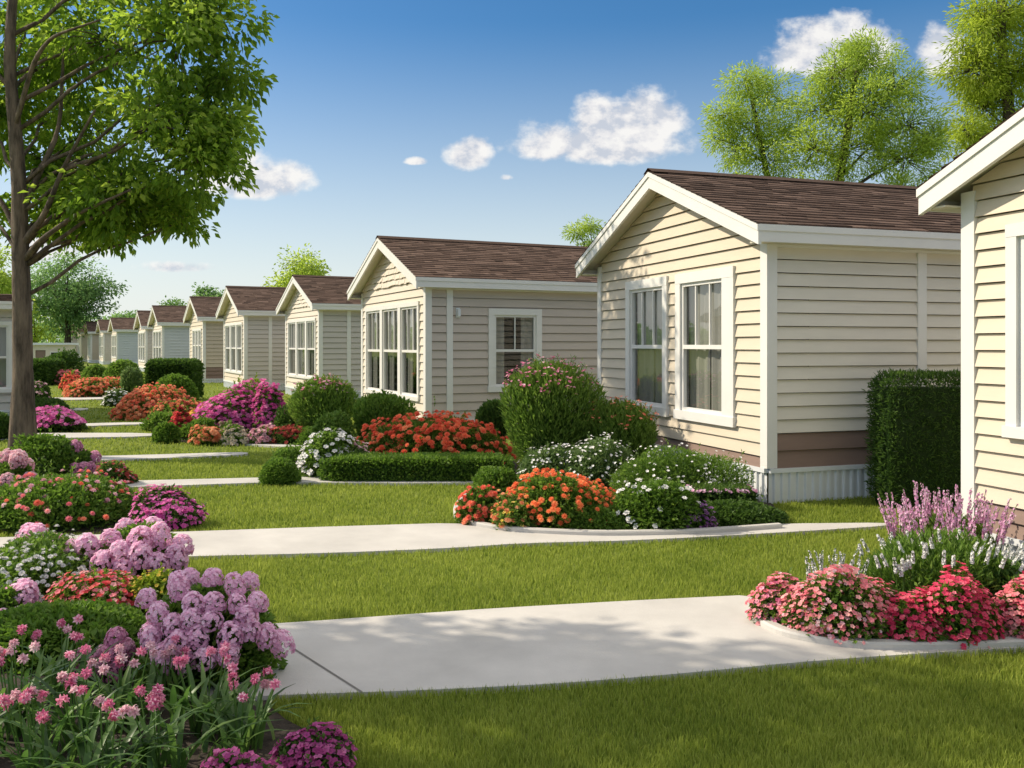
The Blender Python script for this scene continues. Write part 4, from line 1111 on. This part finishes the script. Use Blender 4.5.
tree('feathery_tree', 'smaller feathery tree left of the tall one behind the cream roof', (x2, Zf), [(x2, Zf, 0), fp(770, 260), fp(772, 200), fp(762, 150), fp(752, 100)], .2,
     [Bf(745, 82, 0, 22, 34), Bf(770, 95, .4, 24, 36), Bf(728, 115, -.3, 22, 30), Bf(755, 125, 0, 30, 48), Bf(785, 135, .5, 24, 32), Bf(735, 148, .2, 24, 30), Bf(765, 160, -.4, 32, 44), Bf(720, 140, 0, 14, 10), Bf(770, 195, 0, 36, 40)],
     .17, 52, 'feather', 'feathery trees behind the houses', NARROW, droop=.1, barkmat='twig', clump=.47, twigs=.6)
Zf = 23.5
x3 = (1010 - 512) / F * Zf
tree('feathery_tree', 'yellow-green tree cut off by the upper right corner', (x3, Zf), [(x3, Zf, 0), fp(1012, 220), fp(1010, 120), fp(1002, 50), fp(1000, -40)], .22,
     [Bf(985, 25, 0, 34, 55), Bf(1015, 10, .5, 40, 60), Bf(975, 70, -.2, 30, 45), Bf(1010, 75, .2, 42, 70), Bf(985, 110, .3, 34, 50), Bf(965, 50, 0, 16, 12), Bf(1045, 50, 0, 50, 60), Bf(1000, -45, 0, 40, 40), Bf(965, 135, 0, 22, 22), Bf(1000, 150, .2, 40, 45)],
     .15, 56, 'yellowtree', 'feathery trees behind the houses', NARROW, droop=.3, barkmat='twig', clump=.36, twigs=.55)
# far trees
auto('far_tree', 'hazy round tree standing beyond the far end of the house row', 66, 92, 350, 250, 50, 'fartree', .34, 26, 34, 14, low=.22, clump=1.0, r0=.35, seed=1, twigs=.2)
auto('far_tree', 'bright tree behind the grey house at the left edge', 2, 70, 350, 240, 34, 'feather', .30, 20, 30, 14, low=.2, clump=.8, seed=2, twigs=.15)
auto('far_tree', 'yellow-green tree low behind the big trunk beside the round hazy tree', 34, 100, 350, 296, 36, 'feather', .36, 14, 22, 14, low=.1, clump=.9, seed=3, twigs=.1)
auto('far_tree', 'leafy tree top showing above the grey sided beige house roof', 303, 62, 350, 245, 44, 'feather', .24, 20, 30, 14, low=.35, clump=.7, seed=4, twigs=.2)
auto('far_tree', 'slim tree top in the gap between the taupe and cream houses', 586, 44, 350, 203, 27, 'feather', .2, 16, 30, 26, low=.35, clump=.5, seed=5, twigs=.3, tpl=NARROW)
for i, (px, tp_, hw, Z, lb) in enumerate([(205, 280, 24, 84, 'small far tree just left of the cream house with tan side'), (170, 295, 26, 110, 'low far tree above the blue-grey house roof'),
                                          (130, 299, 22, 118, 'lowest far tree above the far white row'), (238, 286, 20, 90, 'far tree half hidden behind the grey sided cream house')]):
    auto('far_tree', lb, px, Z, 350, tp_, hw, 'fartree', .36, 12, 24, 12, 'far trees behind the house row', low=.2, clump=.9, seed=10 + i, twigs=.1)
# distant wood closing the horizon
def wood():
    lv = MB()
    k = 900; px = rng.uniform(-700, 1900, k); Z = rng.uniform(190, 260, k)
    X = (px - 512) / F * Z; top = rng.uniform(4, 9, k)
    for i in range(k):
        n = 26; p = np.stack([rng.normal(X[i], 2.6, n), rng.normal(Z[i], 2, n), rng.random(n) ** .8 * top[i]], 1)
        lv.scatter(*LEAF, p, rot_frames(unit(n) + np.array([0, 0, .3]), rng.uniform(-1, 1, n)), rng.uniform(1.3, 2.6, n), np.clip(rng.normal(.5, .2, n), 0, 1))
    tag(lv.build('distant_woods', MAT['fartree']), 'distant line of hazy green woods along the horizon', 'woods', kind='stuff')
wood()
# trees standing outside the picture on the left, whose shadows cross the walkway and the lawn
auto('shade_tree', 'tall leafy tree whose shadow falls across the near walkway and lawn', 512 - 7.7 / 6.3 * F, 6.3, 0, HY - 6.4 / 6.3 * F, 2.0 / 6.3 * F, 'tree', .16, 8, 34, 20, low=.52, clump=.28, seed=21)

# ------------------------------------------------------------------ sun, sky, camera
EL = math.radians(37); sd = np.array([-.98, .20]); sd /= np.linalg.norm(sd)
S = Vector((sd[0] * math.cos(EL), sd[1] * math.cos(EL), math.sin(EL)))
L = bpy.data.lights.new('sun', 'SUN'); L.energy = 5.0; L.angle = math.radians(.5); L.color = (1, .89, .71)
so = bpy.data.objects.new('sun', L); COL.objects.link(so); so.rotation_euler = S.to_track_quat('Z', 'Y').to_euler(); so.location = (-20, 10, 30)

w = bpy.data.worlds.new('World'); scene.world = w; w.use_nodes = True
nt = w.node_tree; bg = nt.nodes['Background']
sky = N(nt, 'ShaderNodeTexSky', sky_type='NISHITA'); sky.sun_disc = False
sky.sun_elevation = EL; sky.sun_rotation = math.atan2(sd[0], sd[1]); sky.altitude = 0; sky.air_density = 1.0; sky.dust_density = .8; sky.ozone_density = 2.0
SKY = .13
def math_(op, a, b=None, clamp=False):
    n = N(nt, 'ShaderNodeMath', operation=op); n.use_clamp = clamp
    for i, v in enumerate((a, b)):
        if v is None: continue
        if isinstance(v, (int, float)): n.inputs[i].default_value = v
        else: nt.links.new(v, n.inputs[i])
    return n.outputs[0]
tc = N(nt, 'ShaderNodeTexCoord'); sp = N(nt, 'ShaderNodeSeparateXYZ'); nt.links.new(tc.outputs['Generated'], sp.inputs[0])
yy = math_('MAXIMUM', sp.outputs[1], .05)
cx, cz = math_('DIVIDE', sp.outputs[0], yy), math_('DIVIDE', sp.outputs[2], yy)
def fbm(scale, detail, w_=0.0, sq=1.0, dx=0.0, dz=0.0):
    cb = N(nt, 'ShaderNodeCombineXYZ'); nt.links.new(math_('ADD', cx, dx), cb.inputs[0]); nt.links.new(math_('MULTIPLY', math_('ADD', cz, dz), sq), cb.inputs[1]); cb.inputs[2].default_value = w_
    n = N(nt, 'ShaderNodeTexNoise'); n.inputs['Scale'].default_value = scale; n.inputs['Detail'].default_value = detail; n.inputs['Roughness'].default_value = .58
    nt.links.new(cb.outputs[0], n.inputs['Vector']); return n.outputs[0]
n1 = fbm(24, 9, 0, 1.3)
n2 = fbm(24, 9, 0, 1.3, .006, -.010)     # the same billows sampled towards the sun for self shading
dens = None; hgt = None
for (px, py, rx, ry, amp) in ((605, 146, 84, 28, 1.1), (648, 124, 36, 34, 1.15), (604, 126, 36, 30, 1.1), (552, 150, 36, 20, .9), (468, 157, 23, 23, .95), (252, 184, 56, 24, 1.15), (234, 172, 30, 24, 1.05), (835, 54, 64, 38, 1.05), (942, 58, 26, 34, .95), (416, 162, 13, 6, .6), (506, 178, 10, 5, .55), (175, 268, 60, 9, .4), (60, 250, 70, 30, .5)):
    a = math_('DIVIDE', math_('SUBTRACT', cx, (px - 512) / F), rx / F)
    dzz = math_('SUBTRACT', cz, (HY - py) / F)
    b = math_('DIVIDE', math_('ADD', math_('MAXIMUM', dzz, 0.0), math_('MULTIPLY', math_('MINIMUM', dzz, 0.0), 1.7)), ry / F)
    d = math_('SUBTRACT', amp, math_('ADD', math_('MULTIPLY', a, a), math_('MULTIPLY', b, b)))
    d = math_('MAXIMUM', d, -3.0)
    dens = d if dens is None else math_('MAXIMUM', dens, d)
den = math_('ADD', dens, math_('MULTIPLY', math_('SUBTRACT', n1, .5), 2.7))
mr = N(nt, 'ShaderNodeMapRange', interpolation_type='SMOOTHSTEP'); mr.inputs[1].default_value = -.38; mr.inputs[2].default_value = .62
nt.links.new(den, mr.inputs[0])
shade = math_('ADD', math_('MULTIPLY', math_('SUBTRACT', n1, n2), 5.0), math_('ADD', .42, math_('MULTIPLY', math_('SUBTRACT', 1.0, dens), .25)), True)
ccol = ramp(nt, [(.0, (.60, .64, .72)), (.5, (.84, .83, .84)), (1, (.97, .95, .92))]); nt.links.new(shade, ccol.inputs[0])
hs = N(nt, 'ShaderNodeHueSaturation'); hs.inputs['Saturation'].default_value = 1.38; nt.links.new(sky.outputs[0], hs.inputs['Color'])
sc = N(nt, 'ShaderNodeVectorMath', operation='SCALE'); sc.inputs['Scale'].default_value = SKY; nt.links.new(hs.outputs[0], sc.inputs[0])
hz = math_('POWER', math_('SUBTRACT', 1.0, math_('DIVIDE', math_('MAXIMUM', sp.outputs[2], 0.0), .34), True), 1.35)
mh = N(nt, 'ShaderNodeMix', data_type='RGBA'); nt.links.new(math_('MULTIPLY', hz, .95), mh.inputs[0])
nt.links.new(sc.outputs[0], mh.inputs[6]); mh.inputs[7].default_value = (.86, .90, .90, 1)
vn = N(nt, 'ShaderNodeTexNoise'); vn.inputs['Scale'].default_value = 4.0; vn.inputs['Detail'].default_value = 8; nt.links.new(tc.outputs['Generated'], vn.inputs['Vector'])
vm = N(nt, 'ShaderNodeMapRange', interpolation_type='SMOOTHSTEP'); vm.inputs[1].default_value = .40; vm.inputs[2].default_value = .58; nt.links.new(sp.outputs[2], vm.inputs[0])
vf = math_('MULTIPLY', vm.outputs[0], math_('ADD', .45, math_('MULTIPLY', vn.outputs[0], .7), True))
mv = N(nt, 'ShaderNodeMix', data_type='RGBA'); nt.links.new(vf, mv.inputs[0]); nt.links.new(mh.outputs[2], mv.inputs[6]); mv.inputs[7].default_value = (1.0, .98, .94, 1)  # unseen bright cloud veil overhead, added for white fill light
mxc = N(nt, 'ShaderNodeMix', data_type='RGBA'); nt.links.new(math_('MULTIPLY', mr.outputs[0], .95), mxc.inputs[0])
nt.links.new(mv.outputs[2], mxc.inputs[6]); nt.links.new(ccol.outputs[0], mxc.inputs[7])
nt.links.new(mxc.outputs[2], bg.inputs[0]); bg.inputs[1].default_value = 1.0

cam = bpy.data.cameras.new('camera'); co = bpy.data.objects.new('camera', cam); COL.objects.link(co)
co.location = (0, 0, CH); co.rotation_euler = (math.radians(90), 0, 0)
cam.sensor_width = 36; cam.lens = F / 1024 * 36; cam.shift_y = -(384 - HY) / 1024; cam.clip_end = 3000; cam.clip_start = .05
scene.camera = co
scene.view_settings.view_transform = 'Standard'; scene.view_settings.look = 'None'; scene.view_settings.exposure = 0
scene.cycles.max_bounces = 6; scene.cycles.transparent_max_bounces = 12
